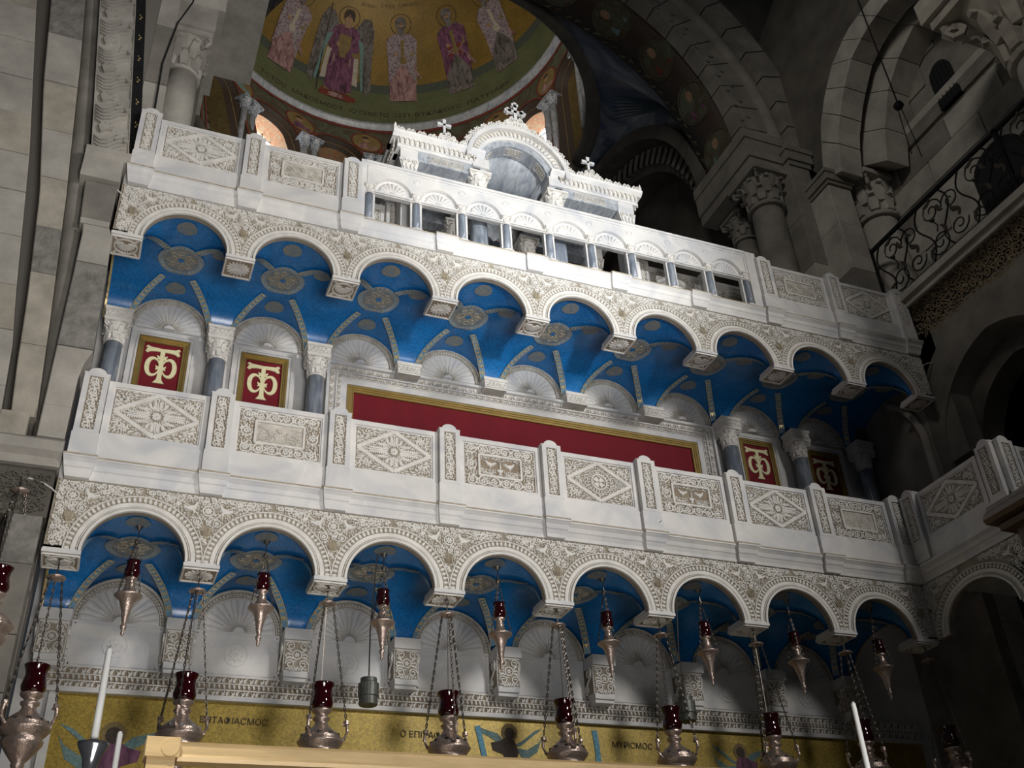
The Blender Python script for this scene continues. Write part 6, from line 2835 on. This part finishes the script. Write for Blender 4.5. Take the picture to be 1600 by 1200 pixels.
CAPM = cap_mesh()
ORD = ['leftmost', 'second', 'third', 'fourth', 'fifth', 'sixth', 'seventh', 'eighth', 'ninth']
for i in range(9):
    x = i + (.0 if i else .0)
    zc = 3.70 if i else 3.69
    y = .06
    R_ = random.Random(i)
    t = thing('hanging_lamp', 'large silvery oil lamp with tall ruby glass, %s of the low row' % (ORD[i] if i < 8 else 'rightmost and darkest'), 'lamp', (x + .0, y, zc), R_.uniform(0, 2), 'large oil lamps of the low row')
    put(LB, 'lamp_body', t)
    put(LCUP, 'glass_cup', t)
    stuff(put(DOTS, 'pierced_band', t))
    ztop = 4.69 - zc
    put(CAPM, 'chain_cap', t, (0, 0, ztop))
    mb = MB()
    mb.tube([(0, 0, ztop + .03), (0, 0, ztop + .10)], .006, 5)
    mb.tube([(.02 * math.cos(a), 0, ztop + .11 + .02 * math.sin(a)) for a in np.linspace(0, 2 * PI, 9)], .005, 4)
    mb.tube([(0, 0, ztop + .11), (0, 0, Z_LOW - .004 - zc)], .005, 4)
    mb.obj('hook', CHAIN, t)
    for k in range(3):
        a = 2 * PI * k / 3
        put(HND, 'chain_bracket', t, (0, 0, 0), a)
        cm = cached('bigchain%d' % (1 if i == 0 else 0), lambda: chain_mesh((.185, 0, .06), (.045, 0, ztop - .01)).mesh('chain', CHAIN))
        stuff(put(cm, 'chain', t, (0, 0, 0), a))
    mb = cached('wire', lambda: (lambda m: (m.tube([(.01, .01, .37), (.008, .004, ztop)], .003, 4), m.mesh('wick_wire', CHAIN))[-1])(MB()))
    put(mb, 'wick_wire', t)


def lamp_small():
    body = MB()
    body.smooth = True
    body.lathe([(0, -.36), (.008, -.355), (.014, -.335), (.010, -.32), (.022, -.30), (.024, -.28), (.014, -.265), (.024, -.235), (.034, -.17), (.048, -.12), (.062, -.085), (.095, -.06), (.105, -.05), (.10, -.042),
                (.06, -.025), (.045, .0), (.034, .025), (.04, .04), (.026, .055), (.034, .075), (.05, .09), (.04, .095)], 20)
    cup = MB()
    cup.smooth = True
    cup.lathe([(.03, .085), (.046, .10), (.056, .125), (.058, .15), (.050, .18), (.048, .205), (.056, .232), (.051, .232), (.042, .2), (.04, .12), (0, .115)], 20)
    return body.mesh('lamp_body', BRONZE), cup.mesh('glass_cup', RUBY)


SB, SC_ = lamp_small()
sx_ = [.515, 1.505, 2.49, 3.52, 4.55, 5.56, 6.55, 7.55]
for i in range(8):
    zc = 4.70 + (-.01 if i in (3, 6) else .0) - (.03 if i > 1 else 0)
    t = thing('hanging_lamp', 'small reddish oil lamp with ruby cup under the %s lower arch from the left' % ['first', 'second', 'third', 'fourth', 'fifth', 'sixth', 'seventh', 'last'][i], 'lamp', (sx_[i], .20, zc), .5 + i, 'small oil lamps under the lower arches')
    put(SB, 'lamp_body', t)
    put(SC_, 'glass_cup', t)
    ztop = 5.09 - zc
    mb = MB()
    mb.lathe([(0, .03), (.018, .02), (.022, 0), (.01, -.02), (0, -.022)], 10, (0, 0, ztop))
    mb.tube([(0, 0, ztop), (0, 0, Z_LOW + .36 - zc)], .005, 5)
    mb.lathe([(.03, 0), (.01, -.03), (0, -.032)], 10, (0, 0, Z_LOW + .375 - zc))
    mb.obj('hook', CHAIN, t)
    for k in range(3):
        a = 2 * PI * k / 3
        stuff(put(cached('smchain', lambda: chain_mesh((.098, 0, -.045), (.012, 0, ztop - .01), .0032, .024).mesh('chain', CHAIN)), 'chain', t, (0, 0, 0), a))
# odd lamps at the edges of the picture
t = thing('hanging_lamp', 'dark ruby oil lamp cut by the left edge, above the low row', 'lamp', (-.36, -.05, 4.33), .4)
put(LB, 'lamp_body', t)
put(LCUP, 'glass_cup', t)
for k in range(3):
    put(HND, 'chain_bracket', t, (0, 0, 0), 2 * PI * k / 3)
    stuff(put(cached('edgechain', lambda: chain_mesh((.185, 0, .06), (.04, 0, .95)).mesh('chain', CHAIN)), 'chain', t, (0, 0, 0), 2 * PI * k / 3))
put(CAPM, 'chain_cap', t, (0, 0, .96))
mb = MB()
mb.tube([(0, 0, .96), (0, 0.05, 1.12)], .006, 5)
mb.obj('hook', CHAIN, t)

for i, (x, z, lab) in enumerate(((2.415, 4.09, 'dull grey tin cylinder hanging on a cord, left one'), (5.31, 4.125, 'dull grey tin cylinder hanging on a cord, right one'))):
    t = thing('hanging_weight', lab, 'weight', (x, .30, z), 0, 'grey tin cylinders on cords')
    mb = cached('wt', lambda: (lambda m: (setattr(m, 'smooth', False), m.lathe([(.07, -.115), (.074, -.11), (.074, -.05), (.083, -.045), (.083, .055), (.066, .065), (.066, .10), (.05, .105)], 20), m.mesh('tin_body', PEWTER))[-1])(MB()))
    put(mb, 'tin_body', t)
    mb = MB()
    mb.tube([(0, 0, .10), (.0, 0, .5), (.02, -.08, Z_LOW + .38 - z)], .006, 5)
    mb.obj('cord', CHAIN, t)

# ================================================================== things near the viewer
fl = struct('floor')
mb = MB()
mb.box(-12, 14, -14, 12, -.1, 0)
mb.obj('floor_slab', FLOOR, fl)

bm_ = thing('gilded_beam', 'long gold coloured beam along the bottom edge with a square end block', 'beam', (.67, -2.0, 2.935))
mb = MB()
mb.prism([(-.05, 0), (-.055, .02), (-.05, .035), (-.05, .085), (-.058, .095), (.05, .095), (.05, 0)], .16, 8.0)
mb.obj('rail', BRASS, bm_)
mb = MB()
mb.box(.0, .165, -.075, .075, .015, .112)
mb.lathe([(.0, -.08), (.045, -.078), (.05, -.07)], 18, (.118, 0, .062), axis='y')
mb.obj('end_block', BRASS, bm_)
mb = MB()
mb.box(.012, .15, -.06, .06, -.9, .015)
mb.obj('post', BRASS, bm_)


def candle(x, y, ztop, L, r, lab, lean=0.0, holder=True):
    t = thing('candle', lab, 'candle', (x, y, ztop - L))
    mb = MB()
    mb.smooth = True
    mb.lathe([(r * 1.04, 0), (r, L * .5), (r * .92, L * .97), (r * .5, L)], 14)
    mb.obj('wax_stick', WAX, t)
    mb = MB()
    mb.tube([(0, 0, L), (.001, 0, L + .006)], .0012, 4)
    mb.obj('wick', INLAY, t)
    t.rotation_euler.y = lean
    if holder:
        h = thing('candle_stand', lab.replace('white candle', 'silver stand holding the white candle'), 'candlestick', (x, y, 0))
        mb = MB()
        mb.smooth = True
        z = ztop - L
        mb.lathe([(.10, 0), (.10, .03), (.03, .08), (.018, .3), (.015, z - .22), (.03, z - .19), (.02, z - .15), (.017, z - .05), (.020, z - .03), (.034, z - .004), (.036, z + .004), (.020, z + .002), (.0, z + .001)], 20)
        mb.obj('stand_body', CHROME, h)


candle(.392, -5.0, 2.496, .235, .0085, 'thick white candle standing at lower left before the gold beam')
candle(.46, -4.6, 2.40, .25, .008, 'thin white candle beside the thick left one, cut by bottom edge')
candle(2.634, -5.0, 2.502, .30, .0085, 'tall white candle standing at lower right in the dark', 0)
